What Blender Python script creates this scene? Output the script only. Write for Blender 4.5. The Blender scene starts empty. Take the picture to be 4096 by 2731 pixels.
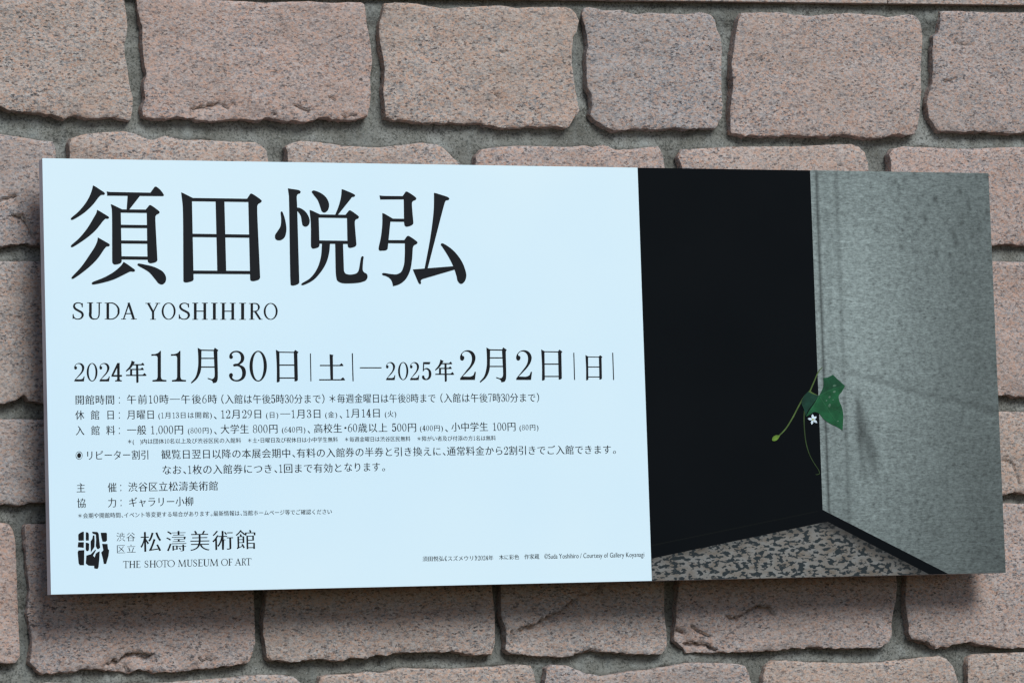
import bpy, math, random
import numpy as np
from mathutils import Vector, Matrix, noise
from mathutils.geometry import delaunay_2d_cdt

random.seed(7)
scene = bpy.context.scene
COL = scene.collection

# ------------------------------------------------------------------ camera
Z0 = 2.2                                   # height of the sign's centre above the pavement
CAM = np.array([-2.19540997, -6.22370473, -0.54021831 + Z0])
ROT = np.array([[0.9461482306229289, -0.3222137608188231, -0.03133397561898557],
                [-0.0003620216892480741, 0.0957362038777664, -0.9954066747854222],
                [0.3237335241049302, 0.9418136076772649, 0.09046399153551406]])
LENS = 130.0
FPX = LENS / 36.0 * 4096
cam = bpy.data.objects.new('camera', bpy.data.cameras.new('camera'))
COL.objects.link(cam)
m3 = Matrix((ROT[0], -ROT[1], -ROT[2])).transposed()
cam.matrix_world = Matrix.Translation(Vector(CAM)) @ m3.to_4x4()
cam.data.lens = LENS
cam.data.sensor_width = 36
cam.data.sensor_fit = 'HORIZONTAL'
cam.data.clip_end = 200
scene.camera = cam

# ------------------------------------------------------------------ light
SUN_EL, SUN_AZ = math.radians(41), math.radians(14)      # azimuth to the right of straight out from the wall
world = bpy.data.worlds.new('World')
scene.world = world
world.use_nodes = True
wn = world.node_tree
sky = wn.nodes.new('ShaderNodeTexSky')
sky.sky_type = 'NISHITA'
sky.sun_disc = False
sky.sun_elevation = SUN_EL
sky.sun_rotation = math.pi - SUN_AZ
sky.air_density = 1.0
sky.dust_density = 0.6
sky.ozone_density = 2.0
wn.links.new(sky.outputs[0], wn.nodes['Background'].inputs[0])
wn.nodes['Background'].inputs[1].default_value = 0.038
sl = bpy.data.lights.new('sun', 'SUN')
sl.energy = 1.5
sl.angle = math.radians(26)
sl.color = (0.90, 0.975, 1.0)
sun = bpy.data.objects.new('sun', sl)
COL.objects.link(sun)
sd = Vector((math.sin(SUN_AZ) * math.cos(SUN_EL), -math.cos(SUN_AZ) * math.cos(SUN_EL), math.sin(SUN_EL)))
sun.rotation_euler = sd.to_track_quat('Z', 'Y').to_euler()
sun.location = sd * 20
scene.view_settings.view_transform = 'Standard'
scene.view_settings.look = 'None'
scene.view_settings.exposure = 1.16
scene.view_settings.gamma = 1.0
scene.cycles.use_denoising = True
scene.cycles.denoising_prefilter = 'NONE'
scene.cycles.denoising_input_passes = 'RGB_ALBEDO_NORMAL'
scene.cycles.use_adaptive_sampling = False
scene.cycles.filter_width = 1.4
scene.view_settings.use_curve_mapping = False

# ------------------------------------------------------------------ helpers
def at(x, y, Y):
    """the point of the plane y = Y seen at source pixel (x, y)"""
    d = ROT.T @ np.array([(x - 2048) / FPX, (y - 1365.5) / FPX, 1.0])
    t = (Y - CAM[1]) / d[1]
    p = CAM + d * t
    return (p[0], p[2])

def mesh_obj(name, verts, faces, mat=None, parent=None, smooth=False, mats=None):
    me = bpy.data.meshes.new(name)
    me.from_pydata([tuple(v) for v in verts], [], faces)
    me.update()
    if mats:
        for m in mats: me.materials.append(m)
    elif mat: me.materials.append(mat)
    if smooth:
        me.polygons.foreach_set('use_smooth', [True] * len(me.polygons))
    o = bpy.data.objects.new(name, me)
    COL.objects.link(o)
    if parent:
        o.parent = parent
        o.matrix_parent_inverse = Matrix.Translation(-Vector(parent.location))
    return o

def thing(name, label, cat, loc):
    o = bpy.data.objects.new(name, None)
    COL.objects.link(o)
    o.location = loc
    o.empty_display_size = 0.1
    o['label'] = label
    o['category'] = cat
    return o

class Nodes:
    def __init__(s, name):
        s.m = bpy.data.materials.new(name)
        s.m.use_nodes = True
        s.t = s.m.node_tree
        s.b = s.t.nodes['Principled BSDF']
    def n(s, typ, **kw):
        nd = s.t.nodes.new(typ)
        for k, v in kw.items():
            if k == 'inp':
                for kk, vv in v.items(): nd.inputs[kk].default_value = vv
            else: setattr(nd, k, v)
        return nd
    def l(s, a, b): s.t.links.new(a, b)
    def ramp(s, src, stops, interp='LINEAR'):
        r = s.n('ShaderNodeValToRGB')
        cr = r.color_ramp
        cr.interpolation = interp
        while len(cr.elements) < len(stops): cr.elements.new(0.5)
        for e, (p, c) in zip(cr.elements, stops):
            e.position = p
            e.color = (c[0], c[1], c[2], 1) if isinstance(c, (tuple, list)) else (c, c, c, 1)
        s.l(src, r.inputs[0])
        return r.outputs[0]
    def mix(s, fac, a, b, mode='MIX'):
        x = s.n('ShaderNodeMix', data_type='RGBA', blend_type=mode)
        for i, v in ((0, fac), (6, a), (7, b)):
            if hasattr(v, 'links'): s.l(v, x.inputs[i])
            elif isinstance(v, (int, float)): x.inputs[i].default_value = v
            else: x.inputs[i].default_value = (v[0], v[1], v[2], 1)
        return x.outputs[2]
    def noise(s, vec, scale, detail=3, rough=0.5):
        x = s.n('ShaderNodeTexNoise', inp={'Scale': scale, 'Detail': detail, 'Roughness': rough})
        if vec is not None: s.l(vec, x.inputs['Vector'])
        return x.outputs['Fac']
    def math(s, op, a, b=0.0):
        x = s.n('ShaderNodeMath', operation=op)
        for i, v in ((0, a), (1, b)):
            if hasattr(v, 'links'): s.l(v, x.inputs[i])
            else: x.inputs[i].default_value = v
        return x.outputs[0]

def plain(name, col, rough=0.5, spec=0.5):
    q = Nodes(name)
    q.b.inputs['Base Color'].default_value = (*col, 1)
    q.b.inputs['Roughness'].default_value = rough
    q.b.inputs['Specular IOR Level'].default_value = spec
    return q.m

# ------------------------------------------------------------------ materials
def granite():
    q = Nodes('pink granite')
    geo = q.n('ShaderNodeNewGeometry')
    info = q.n('ShaderNodeObjectInfo')
    off = q.n('ShaderNodeVectorMath', operation='SCALE', inp={'Scale': 13.7})
    q.l(info.outputs['Random'], off.inputs[0])
    pos = q.n('ShaderNodeVectorMath', operation='ADD')
    q.l(geo.outputs['Position'], pos.inputs[0]); q.l(off.outputs[0], pos.inputs[1])
    # warp so the crystals are not tidy cells
    wn_ = q.n('ShaderNodeTexNoise', inp={'Scale': 330.0, 'Detail': 2})
    q.l(pos.outputs[0], wn_.inputs['Vector'])
    wsub = q.n('ShaderNodeVectorMath', operation='SUBTRACT'); wsub.inputs[1].default_value = (.5, .5, .5)
    q.l(wn_.outputs['Color'], wsub.inputs[0])
    wsc = q.n('ShaderNodeVectorMath', operation='SCALE', inp={'Scale': 0.0058})
    q.l(wsub.outputs[0], wsc.inputs[0])
    wp = q.n('ShaderNodeVectorMath', operation='ADD')
    q.l(pos.outputs[0], wp.inputs[0]); q.l(wsc.outputs[0], wp.inputs[1])
    flat = q.n('ShaderNodeMapping'); flat.inputs['Scale'].default_value = (0.72, 1, 1.15)
    q.l(wp.outputs[0], flat.inputs['Vector'])
    v1 = q.n('ShaderNodeTexVoronoi', inp={'Scale': 285.0}); q.l(flat.outputs[0], v1.inputs['Vector'])
    sep = q.n('ShaderNodeSeparateColor'); q.l(v1.outputs['Color'], sep.inputs[0])
    grain = q.ramp(sep.outputs[0], [(0.0, G_SALM), (0.24, G_PINK), (0.47, G_PALE), (0.68, G_GREY), (0.90, G_DGRY)], 'CONSTANT')
    v2 = q.n('ShaderNodeTexVoronoi', inp={'Scale': 540.0}); q.l(flat.outputs[0], v2.inputs['Vector'])
    sep2 = q.n('ShaderNodeSeparateColor'); q.l(v2.outputs['Color'], sep2.inputs[0])
    fine = q.ramp(sep2.outputs[1], [(0.0, G_PALE), (0.25, G_PINK), (0.5, G_GREY), (0.66, G_SALM), (0.86, G_DARK)], 'CONSTANT')
    c = q.mix(0.36, grain, fine)
    v3 = q.n('ShaderNodeTexVoronoi', inp={'Scale': 330.0})
    sh3 = q.n('ShaderNodeMapping'); sh3.inputs['Location'].default_value = (3.1, 1.7, 5.3); sh3.inputs['Scale'].default_value = (0.8, 1, 1.2)
    q.l(flat.outputs[0], sh3.inputs['Vector']); q.l(sh3.outputs[0], v3.inputs['Vector'])
    sep3 = q.n('ShaderNodeSeparateColor'); q.l(v3.outputs['Color'], sep3.inputs[0])
    c = q.mix(q.ramp(sep3.outputs[0], [(0.0, 0.85), (0.045, 0.55), (0.11, 0.24), (0.17, 0.0)], 'CONSTANT'), c, G_DARK)
    # broad drift between rosier, greyer and browner stone
    big = q.noise(pos.outputs[0], 7.0, 4, 0.6)
    mid = q.noise(pos.outputs[0], 38.0, 3, 0.6)
    c = q.mix(q.ramp(big, [(0.35, 0.0), (0.68, 0.30)]), c, G_TAN)
    c = q.mix(q.ramp(mid, [(0.45, 0.0), (0.75, 0.18)]), c, G_PALE)
    c = q.mix(q.ramp(q.noise(pos.outputs[0], 16.0, 4, 0.65), [(0.52, 0.0), (0.72, 0.20)]), c, G_SALM)
    # a per-stone cast
    cast = q.ramp(info.outputs['Random'], [(0.0, (1.10, 0.99, 0.95)), (0.3, (0.97, 0.98, 0.98)), (0.6, (1.06, 1.01, 0.95)), (0.8, (1.03, 0.97, 0.95)), (1.0, (0.94, 0.95, 0.96))])
    c = q.mix(1.0, c, cast, 'MULTIPLY')
    # sparse white scuffs
    sc = q.ramp(q.noise(pos.outputs[0], 24.0, 5, 0.7), [(0.70, 0.0), (0.78, 0.55)])
    c = q.mix(sc, c, (0.56, 0.55, 0.55))
    q.l(c, q.b.inputs['Base Color'])
    q.b.inputs['Roughness'].default_value = 0.75
    q.b.inputs['Specular IOR Level'].default_value = 0.3
    b = q.n('ShaderNodeBump', inp={'Strength': 0.55, 'Distance': 0.004})
    hsum = q.math('ADD', q.math('MULTIPLY', q.noise(pos.outputs[0], 150.0, 4, 0.65), 1.0), q.math('MULTIPLY', sep.outputs[2], 0.18))
    q.l(hsum, b.inputs['Height'])
    q.l(b.outputs[0], q.b.inputs['Normal'])
    return q.m

G_SALM = (0.460, 0.287, 0.216)
G_PINK = (0.435, 0.335, 0.292)
G_PALE = (0.455, 0.403, 0.380)
G_GREY = (0.255, 0.250, 0.258)
G_DGRY = (0.130, 0.128, 0.138)
G_DARK = (0.025, 0.024, 0.028)
G_TAN = (0.338, 0.256, 0.208)

def mortar_mat():
    q = Nodes('grey mortar')
    geo = q.n('ShaderNodeNewGeometry')
    p = geo.outputs['Position']
    c = q.ramp(q.noise(p, 14.0, 5, 0.65), [(0.3, (0.125, 0.118, 0.100)), (0.5, (0.185, 0.178, 0.156)), (0.72, (0.290, 0.284, 0.262))])
    c = q.mix(q.ramp(q.noise(p, 240.0, 2, 0.6), [(0.38, 0.75), (0.5, 0.0)]), c, (0.06, 0.06, 0.052))
    c = q.mix(q.ramp(q.noise(p, 420.0, 1, 0.5), [(0.68, 0.0), (0.74, 0.8)]), c, (0.34, 0.35, 0.33))
    mp = q.n('ShaderNodeMapping'); mp.inputs['Scale'].default_value = (1, 1, 0.25)
    q.l(p, mp.inputs['Vector'])
    c = q.mix(q.ramp(q.noise(mp.outputs[0], 30.0, 3, 0.6), [(0.5, 0.0), (0.75, 0.35)]), c, (0.31, 0.325, 0.31))
    vc = q.n('ShaderNodeTexVoronoi', feature='DISTANCE_TO_EDGE', inp={'Scale': 26.0})
    wv = q.n('ShaderNodeTexNoise', inp={'Scale': 60.0, 'Detail': 4}); q.l(p, wv.inputs['Vector'])
    ws = q.n('ShaderNodeVectorMath', operation='SCALE', inp={'Scale': 0.03}); q.l(wv.outputs['Color'], ws.inputs[0])
    wa = q.n('ShaderNodeVectorMath', operation='ADD'); q.l(p, wa.inputs[0]); q.l(ws.outputs[0], wa.inputs[1])
    q.l(wa.outputs[0], vc.inputs['Vector'])
    ck = q.math('MULTIPLY', q.ramp(vc.outputs['Distance'], [(0.0, 1.0), (0.022, 0.0)]), q.ramp(q.noise(p, 9.0, 2), [(0.52, 0.0), (0.6, 0.85)]))
    c = q.mix(ck, c, (0.03, 0.03, 0.027))
    q.l(c, q.b.inputs['Base Color'])
    q.b.inputs['Roughness'].default_value = 0.9
    q.b.inputs['Specular IOR Level'].default_value = 0.15
    b = q.n('ShaderNodeBump', inp={'Strength': 0.8, 'Distance': 0.004})
    q.l(q.noise(p, 130.0, 5, 0.7), b.inputs['Height'])
    q.l(b.outputs[0], q.b.inputs['Normal'])
    return q.m

M_GRAN = granite()
M_MORT = mortar_mat()
def board_mat():
    q = Nodes('white board')
    geo = q.n('ShaderNodeNewGeometry')
    c = q.ramp(q.noise(geo.outputs['Position'], 1.3, 3, 0.5), [(0.3, (0.645, 0.80, 0.885)), (0.7, (0.735, 0.85, 0.88))])
    q.l(c, q.b.inputs['Base Color'])
    q.b.inputs['Roughness'].default_value = 0.42
    q.b.inputs['Specular IOR Level'].default_value = 0.35
    return q.m
M_BOARD = board_mat()
M_EDGE = plain('panel edge', (0.80, 0.76, 0.80), 0.5)
M_INK = plain('black ink', (0.008, 0.0085, 0.0105), 0.45, 0.12)
M_RAIL = plain('steel rail', (0.3, 0.3, 0.3), 0.5)

# ------------------------------------------------------------------ stones
YF = 0.09          # front of the stones (the sign's face is y = 0)
def crop(ox, oy, s):
    return lambda t: [((a / s) + ox, (b / s) + oy) for a, b in (tuple(map(float, w.split(','))) for w in t.split())]
q1 = crop(0, 0, 2.2969); q2 = crop(1024, 0, 2.2969); q3 = crop(2048, 0, 2.2969); q4 = crop(3072, 0, 2.2969)
b1 = crop(0, 2331, 2.352); b2 = crop(1000, 2331, 2.352); b3 = crop(2000, 2331, 2.352); b4 = crop(3000, 2231, 2.146)
px = crop(0, 0, 1.0)

# each block: outline of its front face going round, in source pixels of the photograph
STONES = {}
STONES['A1'] = q1('-690,-60 1125,-60 1150,60 1165,150 1170,290 1148,420 1150,510 1165,590 1180,700 1195,800 1220,890 1218,1000 1205,1080 1190,1105 1100,1085 1000,1082 880,1080 780,1080 690,1052 590,1075 490,1048 400,1040 250,1028 120,1020 50,1005 0,985 -200,960 -450,950 -700,930')
STONES['A2'] = q1('1250,-35 1400,-30 1600,-20 1900,-10 2200,10') + q2('0,20 100,25 300,20 500,15 700,30 850,22 960,25 990,45 998,90 1005,180 1020,280 1045,400 1062,560 1050,700 1050,880 1040,1000 1025,1068 960,1085 850,1100 700,1095 580,1080 480,1125 330,1105 230,1100 120,1078') + q1('2352,1105 2260,1095 2180,1088 2080,1100 1950,1110 1850,1105 1750,1085 1620,1075 1520,1095 1440,1085 1345,1080 1320,1060 1310,1000 1335,900 1320,800 1345,680 1330,560 1310,400 1310,250 1275,110')
STONES['A3'] = q2('1185,32 1280,25 1400,25 1560,45 1700,75 1780,80 1880,60 1980,65 2100,55 2250,50') + q3('60,75 200,62 350,65 490,65 545,85 590,130 612,190 600,270 560,350 545,480 555,620 575,780 600,890 620,1010 610,1040 560,1100 515,1170 490,1185 420,1160 300,1168 200,1160 100,1165') + q2('2352,1170 2230,1165 2100,1145 2000,1125 1900,1130 1750,1120 1640,1125 1540,1125 1400,1105 1260,1095 1200,1070 1185,980 1170,850 1180,760 1185,620 1165,480 1140,380 1135,220 1160,140')
STONES['A4'] = q3('665,75 710,62 770,75 850,95 1000,90 1080,115 1150,130 1250,115 1450,125 1600,135 1740,115 1830,140 1860,180 1880,260 1915,340 1930,450 1925,600 1925,800 1935,950 1935,1070 1890,1155 1870,1175 1740,1180 1600,1180 1480,1170 1380,1185 1260,1185 1120,1180 1000,1195 900,1190 830,1150 770,1100 730,1050 745,970 740,880 700,800 690,700 695,620 690,500 710,420 690,300 665,200 645,130')
STONES['A5'] = q3('2110,122 2230,115') + q4('0,115 100,115 250,135 400,150 560,130 780,120 900,135 1000,140 1100,160 1230,140 1320,135 1370,170 1400,220 1415,330 1410,480 1400,650 1400,850 1390,1020 1370,1180 1345,1235 1280,1240 1200,1225 1110,1240 1040,1270 980,1272 860,1258 780,1240 680,1230 580,1250 480,1245 400,1260 300,1240 140,1240') + q3('2352,1245 2220,1240 2100,1240 2020,1225 2010,1200 2010,1120 2010,1000 2020,900 2035,800 2025,720 2020,600 2030,520 2045,420 2060,280 2085,180')
STONES['A6'] = q4('1590,105 1700,100 2000,110 2352,115 2700,110 3060,150 3090,600 3080,1180 3000,1215 2700,1200 2352,1215 2240,1230 2170,1215 2080,1210 1980,1205 1900,1190 1820,1210 1700,1205 1570,1195 1540,1150 1490,1080 1470,950 1490,850 1520,760 1520,600 1520,450 1530,330 1575,300 1590,200')
STONES['B1'] = q1('-600,1225 0,1230 200,1255 380,1285 490,1298 512,1350 520,1460 525,1700 530,2100 500,2230 350,2255 250,2238 150,2243 0,2256 -300,2250 -600,2240')
STONES['B2'] = q1('660,1268 720,1250 820,1225 980,1215 1150,1205 1260,1230 1330,1265 1420,1285 1520,1245 1620,1265 1700,1285 1850,1280 2000,1290 2250,1300') + q2('0,1302 60,1335 110,1390 122,1490 130,2000 110,2230 -300,2250 -800,2240 -1300,2245') + q1('650,2235 640,1900 645,1600 648,1400 640,1310')
STONES['B3'] = q2('290,1400 272,1350 330,1312 420,1292 560,1302 700,1322 850,1342 1000,1350 1150,1355 1250,1342 1400,1325 1520,1312 1680,1330 1740,1370 1820,1450 1900,1512 1935,1570 1950,1750 1950,2230 1100,2240 300,2235 300,1700')
STONES['B4'] = q2('2020,1500 2030,1430 2080,1372 2200,1352') + q3('60,1338 100,1340 250,1340 400,1350 560,1350 660,1335 740,1350 840,1330 900,1350 950,1378 1100,1370 1250,1352 1340,1345 1380,1410 1410,1550 1420,2000 1400,2230 600,2240 -300,2235 -310,1700')
STONES['B5'] = q3('1560,1500 1535,1440 1575,1372 1750,1360 2000,1348 2200,1342') + q4('0,1342 300,1340 600,1325 780,1320 850,1345 900,1400 930,1500 935,1700 930,2230 300,2240 -740,2235 -750,1700')
STONES['B6'] = q4('1130,1500 1112,1420 1155,1368 1250,1347 1500,1352 1700,1362 1850,1367 2050,1357 2352,1350 2700,1345 3000,1360 3010,2180 2990,2245 2700,2240 2352,2251 2187,2238 2053,2258 1700,2240 1130,2240 1120,1800')
STONES['C1'] = px('-300,1040 0,1042 160,1043 720,1046 735,1100 730,1580 715,1612 400,1606 168,1612 140,1607 115,1600 105,1584 95,1580 86,1582 72,1592 40,1606 0,1612 -300,1610')
STONES['C2'] = px('3480,1040 3700,1042 3970,1044 4096,1048 4400,1045 4420,1100 4415,1560 4400,1588 4200,1582 4096,1587 4040,1580 3995,1578 3700,1582 3480,1578 3465,1500 3468,1100')
STONES['C3'] = px('760,1044 1600,1044 1610,1080 1605,1600 760,1608 755,1300')
STONES['C4'] = px('1640,1044 2500,1044 2510,1080 2505,1590 1640,1600 1635,1300')
STONES['C5'] = px('2540,1044 3430,1042 3436,1080 3430,1580 2545,1588 2540,1300')
STONES['D1'] = px('-350,1672 0,1675 180,1676 440,1678 455,1740 450,2000 430,2016 300,2010 235,2014 160,2007 120,2012 80,2022 40,2016 0,2014 -350,2010')
STONES['D2'] = px('3640,1643 3900,1645 4000,1645 4096,1646 4350,1644 4380,1700 4370,1960 4200,1975 4130,1970 4096,1971 4060,1966 4035,1970 4009,1982 3900,1978 3650,1975 3635,1800')
STONES['D3'] = px('500,1678 1400,1672 1410,1750 1405,2010 500,2016 490,1850')
STONES['D4'] = px('1440,1672 2400,1665 2410,1750 2400,2000 1445,2010')
STONES['D5'] = px('2440,1665 3590,1650 3600,1750 3590,1975 2445,2000')
STONES['E1'] = px('-350,2085 0,2088 25,2090 42,2100 56,2122 64,2160 68,2250 70,2331') + b1('170,150 178,280 180,350 185,460 187,560 190,650 190,690 150,745 60,752 0,745 -400,740 -820,745')
STONES['E2'] = px('104,2100 120,2093 300,2094 600,2088 1000,2088 1012,2110 1014,2300') + b2('35,60 42,160 42,250 50,350 52,420 50,560 20,680 0,725') + b1('2330,745 2200,770 2050,790 1900,797 1770,825 1600,835 1450,835 1330,815 1230,832 1100,825 960,815 820,805 700,830 520,842 420,848 350,810 290,745 310,640 315,540 290,400 265,280 275,180 285,60') + px('112,2270 107,2180')
STONES['E3'] = b2('180,-570 900,-578 2250,-580 2270,-400 2280,30 2300,250 2305,420 2300,580 2275,668 2180,670 2100,680 2000,650 1900,640 1800,655 1700,640 1560,655 1460,650 1380,650 1290,680 1190,675 1110,710 1020,690 950,700 860,735 790,725 680,705 600,720 540,712 440,735 370,740 280,720 185,725 160,690 150,600 130,480 125,360 150,200 160,60 165,-200')
STONES['E4'] = b3('10,-600 700,-600 1540,-602 1550,-300 1550,0 1552,150 1558,320 1570,450 1582,560 1562,620 1530,672 1400,665 1280,662 1160,650 1060,650 960,648 870,640 760,662 640,690 480,685 350,680 200,668 90,655 50,620 60,560 60,440 15,300 5,0 0,-300')
STONES['E5'] = b3('1700,-620 2352,-625') + b4('500,-420 1245,-425 1258,-200 1252,0 1258,150 1265,250 1255,350 1235,480 1220,580 1220,660 1190,720 1120,765 1060,772 960,760 880,778 760,770 640,765 550,752 450,775 380,770 270,785 130,795 0,805') + b3('2352,642 2200,645 2050,650 1900,648 1780,642 1720,585 1655,545 1650,440 1665,350 1670,200 1690,0 1690,-300')
STONES['E6'] = b4('1372,-430 1800,-450 2150,-470 2352,-468 2800,-470 2825,-300 2830,500 2800,770 2352,762 2250,770 2150,770 2060,750 1960,735 1890,718 1820,735 1720,752 1600,772 1500,722 1390,692 1365,640 1370,580 1350,470 1342,350 1350,160 1355,-100')
STONES['F0'] = px('-380,2735 60,2738 100,2760 105,3000 80,3030 -380,3030')
STONES['F1'] = b1('320,985 345,945 450,932 660,938 1000,948 1500,935 2000,905') + b2('0,868 100,860 300,862 420,880 480,935 500,1100 500,1560 480,1590') + b1('1500,1610 400,1600 320,1560 310,1200')
STONES['F2'] = b2('650,945 670,885 760,860 900,855 1000,850 1100,830 1250,842 1400,805 1470,795 1600,805 1900,805 2150,790 2300,782') + b3('100,765 200,765 280,775 310,830 332,941 345,1200 340,1560 320,1590') + b2('1500,1610 700,1600 650,1560 640,1200')
STONES['F3'] = b3('435,880 445,800 500,768 640,777 720,812 820,850 950,872 1100,855 1200,832 1400,815 1600,780 1750,752 1900,745 2100,750 2250,760') + b4('-30,925 -5,980 20,1073 55,1250 50,1560 20,1590') + b3('1500,1640 500,1630 440,1590 420,1200 420,1000')
STONES['F4'] = b4('132,1000 150,930 215,882 330,877 500,892 750,897 950,902 1150,890 1350,867 1550,846 1640,842 1700,862 1760,930 1800,1073 1815,1250 1810,1480 1780,1520 1000,1530 180,1520 140,1480 125,1200')
STONES['F5'] = b4('1885,900 1892,850 1930,826 2100,817 2352,806 2800,820 2830,900 2830,1480 2350,1520 1930,1520 1890,1480 1880,1200')
# the next blocks on either side, just outside the frame
STONES['G1'] = px('-1060,-80 -350,-50 -335,100 -340,380 -360,400 -1060,400')
STONES['G2'] = px('-1060,530 -310,535 -295,600 -300,960 -320,975 -1060,970')
STONES['G3'] = px('-1060,1042 -345,1042 -335,1100 -340,1590 -360,1608 -1060,1608')
STONES['G4'] = px('-1060,1672 -400,1672 -390,1720 -395,1990 -410,2010 -1060,2012')
STONES['G5'] = px('-1060,2086 -400,2086 -390,2200 -395,2600 -420,2645 -1060,2640')
STONES['H1'] = px('4460,60 5000,66 5010,500 4990,530 4460,526 4450,300')
STONES['H2'] = px('4430,592 5000,590 5010,900 4990,970 4430,975 4420,800')
STONES['H3'] = px('4470,1046 5000,1046 5010,1400 4990,1580 4470,1585 4460,1300')
STONES['H4'] = px('4425,1644 5000,1644 5010,1800 4990,1960 4425,1968 4415,1800')
STONES['H5'] = px('4375,2010 5000,2008 5010,2300 4990,2580 4375,2588 4365,2300')

STONES['G6'] = px('-1060,2735 -440,2735 -430,3000 -450,3030 -1060,3030')
STONES['H6'] = px('4370,2640 5000,2636 5010,2900 4990,2920 4370,2925')
for i_, (xa_, xb_) in enumerate(((-1060, -520), (-470, 330), (380, 1100), (1150, 1900), (1950, 2560), (2610, 3400), (3450, 4100), (4150, 5000))):
    ya_, yb_ = 3085 - (xa_ + 1060) * .022, 3400 - (xa_ + 1060) * .03
    STONES['H7%d' % i_] = [(xa_, ya_), (xb_, ya_ - 14), (xb_ + 8, yb_ - 40), (xb_ - 20, yb_ - 6), (xa_ + 15, yb_), (xa_ - 6, (ya_ + yb_) / 2)]

# split ledges and cracks: polyline in pixels, how far the lower/right side steps back (m), fade (m)
LEDGES = {
    'A2': [(q1('1735,992 1880,975 1960,955 2020,935'), .007, .014), (q1('2020,938 2060,975 2100,990 2150,940'), .004, .01),
           (q2('330,975 370,965 420,1000 500,1010'), .005, .015), (q2('660,885 740,912'), .004, .008), (q2('770,1055 900,1060 930,1045'), .004, .012), (q2('150,1030 200,1065'), .004, .012)],
    'A3': [(q2('2230,470 2310,478'), .003, .008), (q2('2180,870 2240,880'), .003, .008)],
    'A4': [(q3('1180,400 1260,370'), .003, .006)],
    'A6': [(q4('1720,378 1800,405 1885,415'), .002, .006), (q4('1600,738 1680,735 1750,700'), .0025, .007)],
    'B1': [(crop(0, 450, 1.96)('90,795 170,805 215,860 250,930 285,1000'), .010, .022), (crop(0, 450, 1.96)('0,680 60,665 140,655'), .006, .02)],
    'D2': [(crop(3856, 1400, 1.568)('235,683 285,690 310,705 330,770 350,830 376,850'), .003, .02)],
    'E2': [(b1('985,765 1080,715 1130,715 1190,660 1290,645 1380,655 1465,660'), .013, .018), (b1('1280,690 1420,680'), .005, .012),
           (b1('1850,715 1960,705 2000,720'), .005, .012), (b1('1180,770 1240,830'), .006, .02)],
    'E3': [(b2('1580,240 1680,280 1800,260 2000,230 2180,260'), -.006, .03)],
    'E4': [(b3('700,660 780,655 870,628 900,600'), .009, .02), (b3('960,10 900,60 720,130'), -.012, .05), (b3('100,420 95,540 160,640'), -.006, .008), (b3('720,130 560,260 340,370 150,440'), -.016, .05)],
    'E5': [(b3('1790,380 1850,430 1930,470 2010,500'), .006, .03), (b3('1720,560 1860,548 1960,570 2070,630'), .010, .02),
           (b3('1650,425 1740,445 1745,500'), .009, .015), (b3('2110,310 2240,315 2310,280') + b4('70,410 180,425 230,500'), .012, .03)],
    'E6': [(b4('1400,700 1500,720 1600,765'), .012, .02)],
}
TILT = {'E3': (0, 0.0), 'E5': (0.01, 0.0)}

def fbm(x, y, z, o=4):
    return noise.fractal(Vector((x, y, z)), 0.9, 2.0, o, noise_basis='PERLIN_ORIGINAL')

def seg_dist(P, A, B):
    """distance of points P (n,2) to the segments A-B (m,2): array (n,m) plus the signed side"""
    d = B - A
    L2 = (d * d).sum(1) + 1e-12
    w = P[:, None, :] - A[None]
    t = np.clip((w * d[None]).sum(2) / L2, 0, 1)
    c = w - t[..., None] * d[None]
    side = d[None, :, 0] * w[..., 1] - d[None, :, 1] * w[..., 0]
    return np.sqrt((c * c).sum(2)), side, t

def inside(P, poly):
    x, y = P[:, 0], P[:, 1]
    r = np.zeros(len(P), bool)
    n = len(poly)
    for i in range(n):
        x1, y1 = poly[i]; x2, y2 = poly[(i + 1) % n]
        if y1 == y2: continue
        c = ((y1 > y) != (y2 > y)) & (x < (x2 - x1) * (y - y1) / (y2 - y1) + x1)
        r ^= c
    return r

def resample(poly, step):
    out = []
    n = len(poly)
    for i in range(n):
        a, b = np.array(poly[i]), np.array(poly[(i + 1) % n])
        k = max(1, int(round(np.linalg.norm(b - a) / step)))
        for j in range(k): out.append(a + (b - a) * j / k)
    return np.array(out)

def area(p):
    return 0.5 * sum(p[i][0] * p[(i + 1) % len(p)][1] - p[(i + 1) % len(p)][0] * p[i][1] for i in range(len(p)))

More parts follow.
